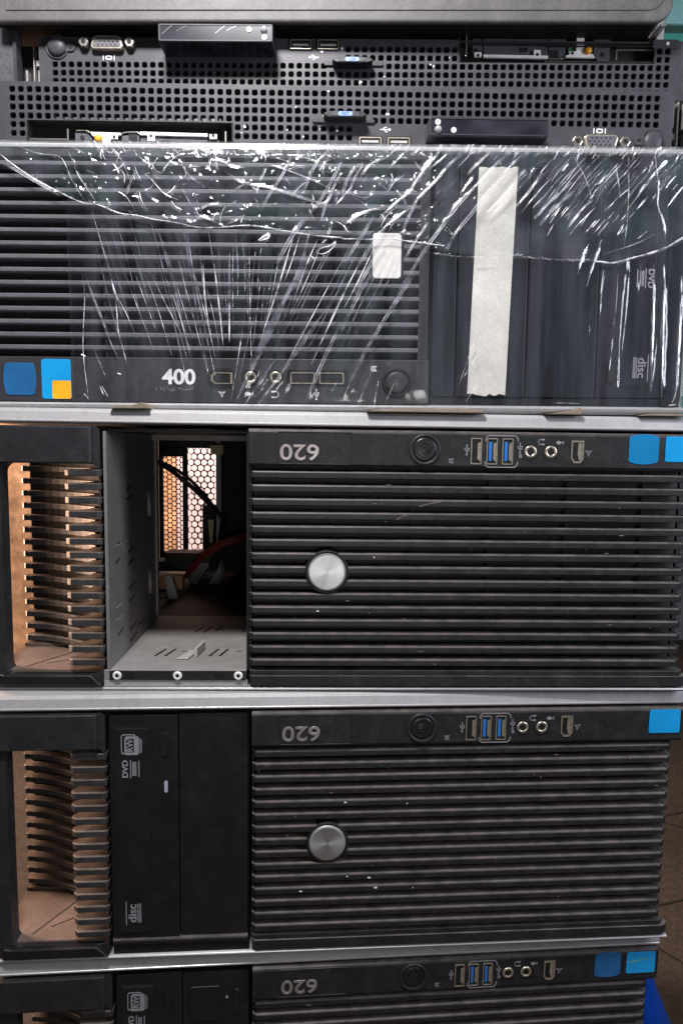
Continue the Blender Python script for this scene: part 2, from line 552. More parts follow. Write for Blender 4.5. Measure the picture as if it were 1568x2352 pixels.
def optical_drive(par, u0, u1, v0, v1, flip, m, marks=True):
    """tall (lying) 5.25 inch drive face; flip=1 when its lettering reads downwards"""
    d = MB().prism(rr(u0, u1, v0, v1, 3), 4, 60).build('optical_drive', m, par, 1.2)
    W = u1 - u0
    H = v1 - v0
    if not flip:
        t = (u0 + W * .075, u0 + W * .57, v0 + H * .055, v1 - H * .025)
        e = (u0 + W * .75, u0 + W * .86, v0 + H * .075, v0 + H * .18)
        led = (u0 + W * .785, u0 + W * .85, v0 + H * .29, v0 + H * .342)
        lu, rot = u0 + W * .31, 90
        rw, dvd, dsc = v0 + H * .127, v0 + H * .232, v0 + H * .885
    else:
        t = (u0 + W * .39, u0 + W * .815, v0 + H * .03, v1 - H * .055)
        e = (u0 + W * .175, u0 + W * .27, v1 - H * .17, v1 - H * .065)
        led = (u0 + W * .18, u0 + W * .24, v1 - H * .36, v1 - H * .31)
        lu, rot = u0 + W * .66, -90
        rw, dvd, dsc = v0 + H * .3, v0 + H * .47, v0 + H * .865
    MB().ring(rr(t[0] - 3, t[1] + 3, t[2] - 3, t[3] + 3, 5), rr(t[0], t[1], t[2], t[3], 4), 1.8, 4.5).build('tray_seam', BLKD, d)
    MB().prism(rr(*t, 4), .8, 6).build('tray_door', m, d, 1.4)
    MB().prism(rr(e[0], e[1], e[2], e[3], 9), .5, 6).build('eject_button', GLOSS, d, 2.4, seg=3)
    MB().prism(rr(led[0] + 1, led[1] - 1, led[2], led[3], 5), 2.6, 6).build('indicator', LEDM if not flip else GLOSS, d, .8)
    MB().cyl((t[1] + 10) if not flip else t[0] - 10, e[2] + (6 if not flip else 2), 1.8, 3.4, 6, 10).build('pinhole', BLKD, d)
    if marks:
        a = MB()
        if not flip:
            a.ring(rr(lu - 22, lu + 12, rw - 26, rw + 22, 6), rr(lu - 20, lu + 10, rw - 24, rw + 20, 5), .2, .8)
            a.ring(rr(lu - 14, lu + 19, rw - 21, rw + 24, 6), rr(lu - 10.5, lu + 7.5, rw - 15.5, rw + 18.5, 1), .1, .8)
            a.box(lu + 21, lu + 23, .2, .8, rw - 16, rw + 20)
            a.box(lu + 24.4, lu + 25.6, .2, .8, rw - 12, rw + 18)
            text('RW', 15, lu - 1.5, rw + 1.5, .5, rot, MARK, d, 'drive_lettering', .92, .3, .35)
        for k, hh in ((7, 22), (12, 17), (15, 17), (19, 17), (26, 20)):
            x = lu - 8 + k if not flip else lu + 8 - k
            a.box(x - 1.2, x + 1.2, .2, .8, dvd - hh, dvd + hh)
        s = -1 if not flip else 1
        text('DVD', 13, lu + s * 13, dvd, .6, rot, MARK, d, 'drive_lettering', 1.15, .3, .5)
        a.box(lu + s * 17 - 1, lu + s * 17 + 1, .2, .8, dsc - 30, dsc + 30)
        for k in (0, 3.4, 6.8):
            x = lu - s * (10 + k)
            a.box(x - 1, x + 1, .2, .8, dsc - 24, dsc + 24)
        text('disc', 20, lu + s * 2, dsc, .6, rot, MARK, d, 'drive_lettering', 1.1, .3, .5)
        a.build('disc_logo', MARK, d)
    return d


def handle_fin(mb, v):
    """comb fin seen from above: front tooth, curved web, small back tooth"""
    mb.prism([(-543, 4), (-552, 0), (-616, 0), (-627, 9), (-627, 22), (-600, 44), (-592, 62), (-592, 84), (-556, 84), (-556, 30), (-543, 26)], v, v + 14.5, 'v')
    c = [(-792 + 200 * t, 206 - 100 * t ** 1.7) for t in [i / 9 for i in range(10)]]
    back = [(u, w + 26) for u, w in c][::-1]
    mb.prism([(-812, 214), (-806, 208), (-794, 208)] + c + back + [(-794, 240), (-812, 240)], v, v + 14, 'v')


def tower(label, pose, group, filled, stickers, seed):
    rnd = random.Random(seed)
    T = thing('workstation_tower', label, 'computer', pose, group)
    # steel body
    TOP = [(1700, -352), (30, -352), (14, -350), (6, -344), (2, -330), (0, -323), (3, -319), (14, -317), (1700, -317)]
    b = MB()
    b.prism(TOP, LU, 846, 'u')
    b.prism([(1700, 297), (9, 297), (4, 299), (2, 302), (5, 306), (14, 307), (1700, 307)], LU, 846, 'u')
    b.build('case_shell', SILV, T, 1.2)
    e = MB()
    e.prism([(1.2, -325), (-1.2, -323.5), (-1.5, -321), (0, -318.6), (3.5, -318.4), (3.5, -324)], LU + 1, 845, 'u')
    e.prism([(5, 296.4), (1, 298), (-.5, 300.5), (1.4, 303), (6, 303.5)], LU + 1, 845, 'u')
    e.build('edge_trim', LIP, T, .4)
    i = MB()
    i.box(RU - 6, RU + 4, 45, 1700, -316.5, 296.5)
    i.box(LU + 2, -640, 250, 256, -316.5, 296.5) if False else None
    i.box(LU + 2, LU + 10, 262, 1688, -316.5, 296.5)
    if filled:
        i.box(LU + 10, RU - 6, 1680, 1700, -316, 296)
    else:
        i.box(-532, RU - 6, 1690, 1700, -316, 296)
        i.box(LU + 10, -532, 1690, 1700, -316, -256)
        i.box(LU + 10, -532, 1690, 1700, 237, 296)
        i.box(-690, -667, 1684, 1700, -256, 237)
        i.box(LU + 10, -782, 1690, 1700, -256, 237)
    i.box(-200, 815, 44, 50, -230, 290)
    if not filled:
        i.box(LU + 10, RU - 6, 525, 1690, 285, 296)
        i.box(-214, RU - 6, 525, 1690, -316, -309)
    i.build('chassis', CHASSIS, T)

    # handle bezel: one frame with the hand hole
    fr = MB()
    out = rr(LU, -545, -311, 293, 14, 5)
    inn = rr(-770, -546, -226, 266, 22, 5)
    fr.ring(out, inn, 2, 44)
    fr.build('handle_frame', HND, T, 5, seg=3)
    MB().prism([(-814, -9), (-565, -9), (-560, -4), (-560, 20), (-814, 20)], -310, -227, 'v').build('handle_block', HND, T, 3, seg=3)
    MB().prism([(LU + 22, 262), (LU + 40, 266), (-572, 266), (-546, 292), (LU + 20, 292)], -8, 10).build('handle_rim', GLOSS, T, 4, seg=3)
    # hand recess
    r = MB()
    r.box(LU + 2, -546, 12, 250, 258.5, 264)
    r.box(LU + 2, -546, 200, 250, 250, 259)
    r.build('recess_floor', WARM, T)
    MB().line([(-728, 52), (-600, 250)], 3, 0, 1)
    j = MB()
    j.prism([(-738, 36), (-735, 36), (-608, 246), (-611, 246)], 257.6, 258.4, 'v')
    j.prism([(-700, 60), (-698.6, 58), (-560, 150), (-560, 152)], 257.6, 258.4, 'v')
    j.build('flange_seam', CHASSIS, T)
    k = MB()
    cw = [(-796 + 250 * t, 236 - 108 * min(1, t * 1.22) ** 1.7) for t in [i / 12 for i in range(13)]]
    k.prism(cw + [(u, w + 10) for u, w in cw][::-1], -228, 232, 'v')
    k.box(-556, -536, 30, 250, -311, 292)
    k.box(LU + 4, -546, 44, 250, -240, -229)
    k.build('recess_wall', BLKD, T)
    f = MB()
    for n in range(15):
        handle_fin(f, -212.5 + 31.65 * n)
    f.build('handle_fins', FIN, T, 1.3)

    # right-hand bezel
    top = MB()
    top.prism([(2, -311), (-5, -308), (-7, -303), (-7, -232), (-3, -225), (40, -225), (40, -311)], -208, 841, 'u')
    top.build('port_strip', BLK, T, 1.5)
    lv = MB()
    for n in range(15):
        v = -215 + 31.62 * n
        lv.prism([(26, v), (2.2, v), (-.6, v + 1.2), (-2, v + 3.4), (-2, v + 15), (0, v + 16.5), (26, v + 16.5)], -199, 812, 'u')
        lv.prism([(-207, 14), (-207, 6), (-199.5, -1), (-199.5, 14)], v + 1, v + 16, 'v')
        lv.prism([(812.5, -1), (818, 2), (824, 12), (824, 26), (812.5, 26)], v - 1, v + 16, 'v')
    lv.prism([(-207, 14), (-207, 6), (-199, -2), (830, -2), (846, 10), (846, 40), (-207, 40)], 268, 292, 'v')
    lv.prism([(-207, 14), (-207, 8), (-199, 2), (822, 2), (834, 12), (834, 40), (-207, 40)], 256, 267, 'v')
    for u in range(-200, 820, 185):
        lv.box(u, u + 5, 37, 44, -225, 262)
    lv.box(-207, -202, 14, 44, -225, 262)
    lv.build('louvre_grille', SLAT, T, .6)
    # badge
    bd = MB().lathe(0, 0, [(0, -6), (40, -6), (43.5, -5), (45, -2.5), (45, 20)], 64).build('round_badge', BRUSH, T)
    bd.location = (-26.6 * S, 0, -19.2 * S)
    MB().lathe(0, 0, [(45.4, 0), (46, -3.4), (49.5, -3.6), (51.5, 0), (51.5, 22)], 48).build('badge_ring', BLKD, bd, smooth=True)
    # number plate
    pl = MB().ring(rr(-143, 28, -305, -231, 4), rr(-141.4, 26.4, -303.4, -232.6, 3), -8, -5).build('name_plate', BLK, T, .4)
    text('620', 36, -92, -260, -7.2, 180, LET, pl, 'raised_numerals', 1.22, 1.2, .25, .5)
    wp = MB()
    for _ in range(45):
        u, v = rnd.uniform(-50, 20), rnd.uniform(-290, -240)
        wp.cyl(u, v, rnd.uniform(.6, 2.2), -7.25, -7.02, 6)
    wp.build('worn_print', mat('worn_print', (.036, .036, .038), .5) if 'worn_print' not in MATS else MATS['worn_print'], pl)
    # power button
    pb = MB().lathe(194.4, -267.7, [(0, -9), (9, -9), (10, -8.4), (20, -9.4), (25, -9.6), (27.5, -7)], 40).build('power_button', GLOSS, T, smooth=True)
    MB().lathe(194.4, -267.7, [(27.8, -6.6), (29.5, -8.2), (33.5, -11), (36.5, -7), (37, -6)], 40).build('button_ring', HND, pb, smooth=True)
    pm = MB().line(arc(194.4, -267.7, 8.5, 40, 320, 14), 1.7, -9.7, -9.2)
    pm.line([(194.4, -267.7), (186, -267.7)], 1.7, -9.7, -9.2)
    pm.build('power_mark', MATS['worn_print'], pb)
    # ports
    for u, tg in ((312.8, BLKD), (349.1, BLUE), (385.4, BLUE)):
        usb(T, u, -266, 12.5, 30, True, tg, -7)
    jack(T, 438.9, -266.2, 14.5, -7)
    jack(T, 486.1, -266.3, 14.5, -7)
    firewire(T, 547.7, -267.3, 14.5, 26, 0, -7)
    g = MB()
    for s in (-1, 1):
        v = -266 + s * 36
        q = arc(341, v - s * 7, 7, 180, 180 - s * 90 if s < 0 else 90, 5) if False else [(334, v - s * 12), (335, v - s * 5), (340, v)]
        g.line(q + [(403, v), (408, v - s * 5), (409.5, v - s * 12)], 2, -7.5, -7)
    trident(g, 291, -268, 20, -7, 1)
    trident(g, 414, -274, 20, -7, 1)
    headphone(g, 462, -289, 6, -7, 180)
    mic(g, 506, -288, 11, -7)
    fw_mark(g, 574, -266, 11, -7)
    disk_mark(g, 258, -243, 11, -7)
    g.build('port_symbols', MARK, T)
    text('SS', 7, 416, -256, -7.2, 90, MARK, T, 'port_symbols', 1, .3, .2)
    for kind in stickers:
        if kind == 1:
            MB().prism(bulged(703.3, -275, 35, 30, 5), -8.6, -7).build('round_sided_sticker', STK1, T, .5)
        if kind == 3:
            MB().prism(bulged(703.3, -275, 35, 30, 5), -8.6, -7).build('round_sided_sticker', STK3, T, .5)
        if kind == 2:
            MB().prism(rr(754, 832, -306, -247, 5), -8.6, -7).build('square_sticker', STK2, T, .5)
        if kind == 4:
            o = MB().prism(rr(754, 832, -306, -247, 5), -8.6, -7).build('square_sticker', STK2, T, .5)
            c = MB().prism([(756, -280), (780, -285), (826, -289), (810, -285), (780, -280), (757, -276)], -8.75, -8.6)
            c.build('scratched_print', MATS.get('faded_print') or mat('faded_print', (.12, .36, .34), .4), o)
    if not filled:
        for q in ([(134, -105.5), (145, -112), (161, -118)], [(186, -137), (212, -144), (243, -150)]):
            MB().line(q, 2.2, -2.35, -2.05).build('scratch', MATS.get('scratch') or mat('scratch', (.12, .115, .11), .6), T)
    scuffs(T, rnd, (-200, 800, -215, 250), 34, -2.2, MATS.get('scuff') or mat('scuff', (.2, .19, .18), .7))

    for _ in range(7 if filled else 2):    # pale chips of dirt caught on the slats
        n_, u_ = rnd.randrange(4, 13), rnd.uniform(-190, 260)
        s_ = rnd.uniform(2, 4.5)
        v_ = -215 + 31.62 * n_ + rnd.uniform(5, 12)
        MB().prism([(u_ + s_ * rnd.uniform(.6, 1.4) * math.cos(1.05 * i_), v_ + .55 * s_ * math.sin(1.05 * i_)) for i_ in range(6)], -3.4, -2).build('dirt_chip', MARKW, T, .3)

    # drive bays
    if filled:
        optical_drive(T, -535, -379, -304, 251, 0, GLOSS)
        if filled == 1:
            MB().prism(rr(-377, -217, -306, 249, 3), 6, 60).build('drive_blank', GLOSS, T, 1.2)
        else:
            cr = MB().prism(rr(-377, -217, -300, 251, 3), 6, 60).build('card_reader', GLOSS, T, 1.2)
            MB().prism(rr(-360, -287, -262, -170, 4), 3, 8).build('reader_door', GLOSS, cr, 1.5)
            MB().prism(rr(-254, -238, -252, -185, 7), 2, 8).build('eject_button', GLOSS, cr, 2)
            MB().cyl(-270, -230, 3, 4, 8, 10).build('indicator', MARK, cr)
            for q in range(4):
                MB().box(-355 + q * 26, -337 + q * 26, 4, 8, -150, 120).build('card_slot', BLKD, cr)
        s = MB()
        s.prism([(12, 253), (2, 256), (0, 260), (2, 268), (16, 272), (40, 272), (40, 253)], -537, -216, 'u')
        s.build('bay_sill', BLK, T, .8)
        MB().box(-537, -214, 24, 70, -316, 253).box(-537, -214, 8, 60, 272.5, 296).build('bay_liner', BLKD, T)
    else:
        c = MB()
        c.box(-538, -531, 4, 470, -300, 256)
        for (w, v) in ((60, -225), (60, -30), (60, 120), (60, 150)):
            c.box(-531, -528, w, w + 45, v, v + 3)
        c.build('cage_side', CAGE, T, .6)
        d = MB()
        for (w, v, l) in ((160, -160, 60), (160, -135, 60), (170, 0, 60), (170, 30, 60), (170, 95, 60), (170, 128, 60), (175, 205, 70), (175, 235, 70), (250, 215, 60), (70, 190, 45), (60, -30, 40), (60, 10, 40), (330, 160, 40)):
            d.prism([(w, v), (w + l, v - 6), (w + l, v - 2), (w, v + 5)], -531.4, -530.4, 'u')
        d.build('side_slots', BLKD, T)
        for (v) in (-110, 120):
            MB().lathe(0, 0, [(0, 0)], 3)
        s = MB()
        for v in (-140, 85):
            s.tube([(-531, 385, v), (-531, 385, v + 70)], 9, 10)
        s.build('cage_embosses', MATS['grey_cage_steel'], T, smooth=True)
        fl_ = MB()
        fl_.box(-538, -214, 8, 520, 256, 262)
        fl_.box(-545, -214, 2, 8, 256, 278)
        fl_.build('cage_floor', SHEET, T, .8)
        ds = MB()
        for (u, w) in ((-455, 110), (-430, 110), (-320, 110), (-295, 110), (-395, 330), (-370, 330), (-240, 330), (-262, 330), (-340, 345)):
            ds.prism([(u, w), (u + 6, w), (u + 20, w + 60), (u + 14, w + 60)], 255.2, 255.9, 'v')
        ds.box(-395, -380, 150, 154, 255.2, 255.9)
        ds.box(-255, -240, 150, 154, 255.2, 255.9)
        ds.build('floor_slots', BLKD, T)
        lc = MB()
        lc.prism([(-392, 80), (-365, 80), (-350, 150), (-372, 150)], 252, 254.6, 'v')
        lc.prism([(-352, 96), (-345, 96), (-336, 165), (-342, 165)], 232, 255, 'v')
        lc.build('drive_latch', GREYC, T, .8)
        MB().box(-532, -214, -1, 2, 256.5, 279).build('front_lip', BLK, T, .8)
        for u in (-514, -374, -232):
            sc = MB().lathe(u, 268, [(0, -3), (4, -3), (4.6, -4.4), (9.5, -4.4), (10.5, -1)], 24).build('bay_screw', WPL, T, smooth=True)
            MB().cyl(u, 268, 4, -4.2, -3, 12).build('screw_recess', BLKD, sc)
        MB().box(-494, -474, -1.6, -.6, 262, 273).build('lip_window', BLKD, T)
        MB().box(-287, -264, -1.6, -.6, 262, 273).build('lip_window', BLKD, T)
        MB().box(-531, -214, 10, 500, -306, -300).box(-214, -208, 10, 520, -311, 256).build('cage_top', BLKD, T)
        MB().box(-545, -211, 2, 6, 279, 296).build('bay_ledge', SILV, T, .5)
        rail = MB().box(-531, -214, 440, 452, -300, -284).box(-531, -524, 460, 475, -284, 240)
        rail.build('cage_rear_rail', MATS['grey_cage_steel'], T, .6)
        # rear grilles
        big = MB()
        hexgrid(big, -667, -532, -256, 237, 31, 13.3, 1692, 1696, True)
        big.build('rear_grille', CHASSIS, T)
        sml = MB()
        hexgrid(sml, -782, -690, -256, 237, 23, 10.0, 1692, 1696, False)
        sml.build('rear_grille', CHASSIS, T)
        MB().box(-590, -533, 1640, 1690, 10, 250).build('rear_bracket', CHASSIS, T, 2)
        MB().box(-782, -690, 1640, 1690, -256, -215).build('rear_bracket', CHASSIS, T, 2)
        # things inside the case
        MB().box(-436, -214, 1250, 1600, -300, 250).build('power_supply', BLKD, T, 3)
        MB().box(-458, -437, 1180, 1260, -310, 290).build('support_post', CAGE, T, 2)
        MB().box(-660, -460, 1150, 1250, 160, 200).box(-700, -470, 1180, 1300, 200, 240).build('cross_member', CHASSIS, T, 3)
        cb = MB()
        for q in range(6):
            o = (rnd.uniform(-8, 8), rnd.uniform(-10, 10))
            P = []
            for t in [x / 10 for x in range(11)]:
                u = -690 + 262 * t
                v = -205 + 225 * t ** 1.25 + o[1] * math.sin(3.1 * t) * 2.2
                P.append((u, 1130 + 60 * math.sin(3 * t) + o[0], v + o[1] * .5))
            cb.tube(P, 5.2)
        for q in range(3):
            cb.tube([(-428 + 8 * q, 1150, 20), (-440 + 10 * q, 1140, 110), (-470 + 12 * q, 1100, 210), (-520 + 10 * q, 1060, 300)], 7)
        cb.build('cable_loom', CBL, T, smooth=True)
        rc = MB()
        for q in range(5):
            rc.tube([(-330, 1080 + q * 5, 70 + q * 6), (-420, 1090 + q * 5, 100 + q * 6), (-500, 1100 + q * 5, 150 + q * 6), (-560, 1110 + q * 5, 225 + q * 5), (-575, 1110 + q * 5, 260)], 4.5)
        rc.build('ribbon_cable', RED, T, smooth=True)
        MB().box(-672, -560, 1000, 1060, 226, 276).build('plug_block', COPP, T, 3)
        MB().box(-664, -600, 900, 960, 275, 330).build('grey_plug', GREYC, T, 3)
        MB().prism([(-600, 200), (-575, 200), (-545, 300), (-562, 310), (-585, 300)], 880, 900).build('sata_plug', GREYC, T, 3)
        fan = MB().lathe(-500, 235, [(0, 1150), (60, 1152), (78, 1160), (78, 1180)], 28).build('fan_hub', CAGE, T, smooth=True)
        MB().box(-470, -420, 1120, 1160, -272, -235).build('board_connector', MATS.get('cream_plug') or mat('cream_plug', (.4, .36, .2), .6), T, 2)
        MB().prism([(-478, 20), (-455, 20), (-462, 110), (-470, 112)], 1100, 1106).build('paper_tag', MATS['cream_plug'], T)
    return T


def hexgrid(mb, u0, u1, v0, v1, pitch, r, w0, w1, flat):
    """perforated sheet: round holes on a honeycomb, each cell a hexagonal ring"""
    if flat:
        du, dv = pitch, pitch * .866
    else:
        du, dv = pitch * .866, pitch
    nu, nv = int((u1 - u0) / du), int((v1 - v0) / dv)
    R = pitch / math.sqrt(3) * 1.004
    for a in range(nu + 1):
        for b in range(nv + 1):
            cu = u0 + du * (a + .5) + (du / 2 if flat and b % 2 else 0)
            cv = v0 + dv * (b + .5) + (dv / 2 if (not flat) and a % 2 else 0)
            if cu > u1 or cv > v1:
                continue
            out, inn = [], []
            for k in range(12):
                t = math.radians(30 * k)
                hx = math.radians(30 if flat else 0)
                m = math.radians(60)
                x = (t - hx + m / 2) % m - m / 2
                rad = R * math.cos(m / 2) / math.cos(((t - hx) % m) - m / 2)
                out.append((cu + rad * math.cos(t), cv + rad * math.sin(t)))
                inn.append((cu + r * math.cos(t), cv + r * math.sin(t)))
            mb.ring(out, inn, w0, w1)


GRP = 'black workstation towers stacked on their sides'
POSES = {'A': (-5.1, 287.3, 1572, -2, -.55, -.2), 'B': (5.8, 946.3, 1559, -4.29, .34, -.03), 'C': (5, 1608, 1579.2, -5.5, .23, .36),
         'Z': (0, -360, 1610, -.27, 0, -.46), 'S2': (0, -750, 1690, -.76, 0, -.46), 'S1': (0, -912, 1790, .2, 0, -.46), 'T': (0, -990, 1734, .8, 0, -.46)}
tower('black tower with an empty open drive bay showing its rear grille and cables', POSES['A'], GRP, 0, (1, 2), 1)
tower('black tower with a DVD drive, plain blank cover and only one blue sticker', POSES['B'], GRP, 1, (2,), 2)
tower('lowest black tower of the stack, with a scratched bright blue sticker', POSES['C'], GRP, 2, (3, 4), 3)


# ---------------------------------------------------------------- wrapped tower
def wrapped_tower():
    T = thing('workstation_tower', 'tower with grey louvres and 400 numerals half covered by clear stretch film', 'computer', POSES['Z'])
    LL, RR = -960, 790
    b = MB()
    b.prism([(1650, -299), (10, -299), (3, -297), (0, -293), (0, -287), (4, -284), (1650, -284)], LL, RR + 20, 'u')
    b.prism([(1650, 277), (4, 277), (0, 279), (-2, 283), (0, 289), (8, 295), (30, 299), (1650, 299)], LL, RR, 'u')
    b.build('case_shell', SILV, T, 1)
    MB().box(RR - 12, RR - 4, 20, 1650, -284, 277).box(LL, RR - 12, 50, 56, -284, 277).box(LL, LL + 8, 20, 1650, -284, 277).build('chassis', CHASSIS, T)
    lv = MB()
    for k in range(15):
        v = 146.8 - 29.0 * k
        lv.prism([(6, v), (0, v + 2), (0, v + 10), (4, v + 12.5), (26, v + 12.5), (26, v)], LL, 172, 'u')
    for u in (-560, -160):
        lv.box(u, u + 6, 22, 50, -284, 175)
    lv.build('louvre_grille', LOUV, T, .8)
    MB().box(168, 190, 0, 40, -284, 174).box(LL, 194, 2, 40, -284, -268).build('grille_frame', STRIP, T, 1)
    MB().box(LL, 194, -1, 40, 174.5, 276.5).build('port_strip', STRIP, T, 1.5)
    f = MB()
    f.box(201, 782, 4, 40, 259, 276.5)
    f.box(738, 782, 4, 40, -284, 259)
    f.box(196, 738, 8, 40, -284, -256)
    f.prism([(736, -284), (760, -284), (782, -262), (782, 262), (768, 276), (736, 276)], 0, 10)
    f.build('front_frame', NAVY, T, 2)
    for a, c in ((201, 253), (258, 416), (422, 579)):
        MB().prism(rr(a, c, -254, 257, 3), 1, 40).build('drive_blank', NAVY, T, 1.6)
    optical_drive(T, 585, 737, -254, 256, 1, NAVY)
    # white badge
    bd = MB().prism(rr(61, 126, -107, -7, 8), -6, 14).build('rectangular_badge', WBADGE, T, 1.5)
    MB().ring(rr(56, 131, -112, -2, 11), rr(61.3, 125.7, -106.7, -7.3, 8), -3, 16).build('badge_ring', BLKD, bd, .8)
    # lettering and ports
    text('400', 34, -383, 219.5, -1.2, 0, MARKW, T, 'raised_numerals', 1.08, .6, 1.3)
    wp = MB()
    rnd = random.Random(4)
    for _ in range(60):
        wp.cyl(rnd.uniform(-440, -350), rnd.gauss(245, 3), rnd.uniform(.5, 1.8), -1.3, -1, 6)
    wp.build('glue_residue', MATS['scuff'], T)
    firewire(T, -284, 220, 13, 25, 1, -1)
    MB().ring(rr(-316, -253, 197, 243, 18), rr(-308, -259, 205, 236, 9), -1.8, 0).build('port_rim', BLKD, T)
    jack(T, -218, 217.5, 14, -1)
    jack(T, -160, 217.3, 14, -1)
    MB().ring(rr(-133, 7, 199, 236, 5), rr(-127, 1, 204, 231, 3), -1.8, 0).build('port_rim', BLKD, T)
    usb(T, -97, 218, 28, 13, False, BLKD, -1)
    usb(T, -30, 218, 28, 13, False, BLKD, -1)
    g = MB()
    fw_mark(g, -284, 255, 11, -1)
    mic(g, -222, 255, 12, -1)
    headphone(g, -160, 256, 7, -1, 0)
    trident(g, -65, 256, 20, -1, 1)
    disk_mark(g, 70, 195, 13, -1)
    g.build('port_symbols', MARKW, T)
    pb = MB().lathe(120.4, 226.4, [(0, -4), (10, -4), (19, -5), (23, -4.6), (25, -1)], 36).build('power_button', STRIP, T, smooth=True)
    MB().lathe(120.4, 226.4, [(25.4, -1.4), (28, -1), (32, -5), (35, -1)], 36).build('button_ring', BLKD, pb, smooth=True)
    MB().prism(bulged(-750.5, 226, 33, 37, 5, False), -2.4, -1).build('round_sided_sticker', STK3, T, .5)
    s2 = MB().prism(rr(-700, -632, 180, 271, 6), -2.4, -1).build('square_sticker', STK2, T, .5)
    MB().prism(rr(-676, -632.5, 229, 270.5, 4), -2.7, -2.3).build('orange_quarter', ORG, s2)
    # masking tape with torn ends
    P = [(298, -253)]
    rnd = random.Random(11)
    P += [(298 + 87 * t / 12, -253.5 + rnd.uniform(-2.5, 2.5)) for t in range(1, 12)] + [(385.4, -254)]
    P += [(379, 0), (373.3, 253)] + [(373 - 88 * t / 12, 252.5 + rnd.uniform(-3, 3)) for t in range(1, 12)] + [(285, 250.8), (291, 0)]
    MB().prism(P, -1.2, .6).build('masking_tape', TAPE, T)
    return T


wrapped_tower()


# ---------------------------------------------------------------- rack servers
def holecell(mb, u, v, pu, pv, s, w0, w1):
    inn = rr(u - s, u + s, v - s * .98, v + s * .98, 4.2, 3)
    a, b = pu / 2, pv / 2
    out = []
    corners = ((a, -b), (a, b), (-a, b), (-a, -b))
    for k in range(4):
        cx, cy = corners[k]
        q = inn[k * 4:(k + 1) * 4]
        for i, p in enumerate(q):
            if i in (1, 2):
                out.append((u + cx, v + cy))
            elif (i == 0) == (k % 2 == 0):
                out.append((p[0], v + cy))
            else:
                out.append((u + cx, p[1]))
    n = len(inn)
    vs = [(p[0], w0, p[1]) for p in out] + [(p[0], w0, p[1]) for p in inn] + [(p[0], w1, p[1]) for p in inn]
    fs = []
    for i in range(n):
        j = (i + 1) % n
        if out[i] != out[j]:
            fs.append((i, j, n + j, n + i))
        else:
            fs.append((i, n + j, n + i))
        fs.append((n + i, n + j, 2 * n + j, 2 * n + i))
    mb.add(vs, fs)


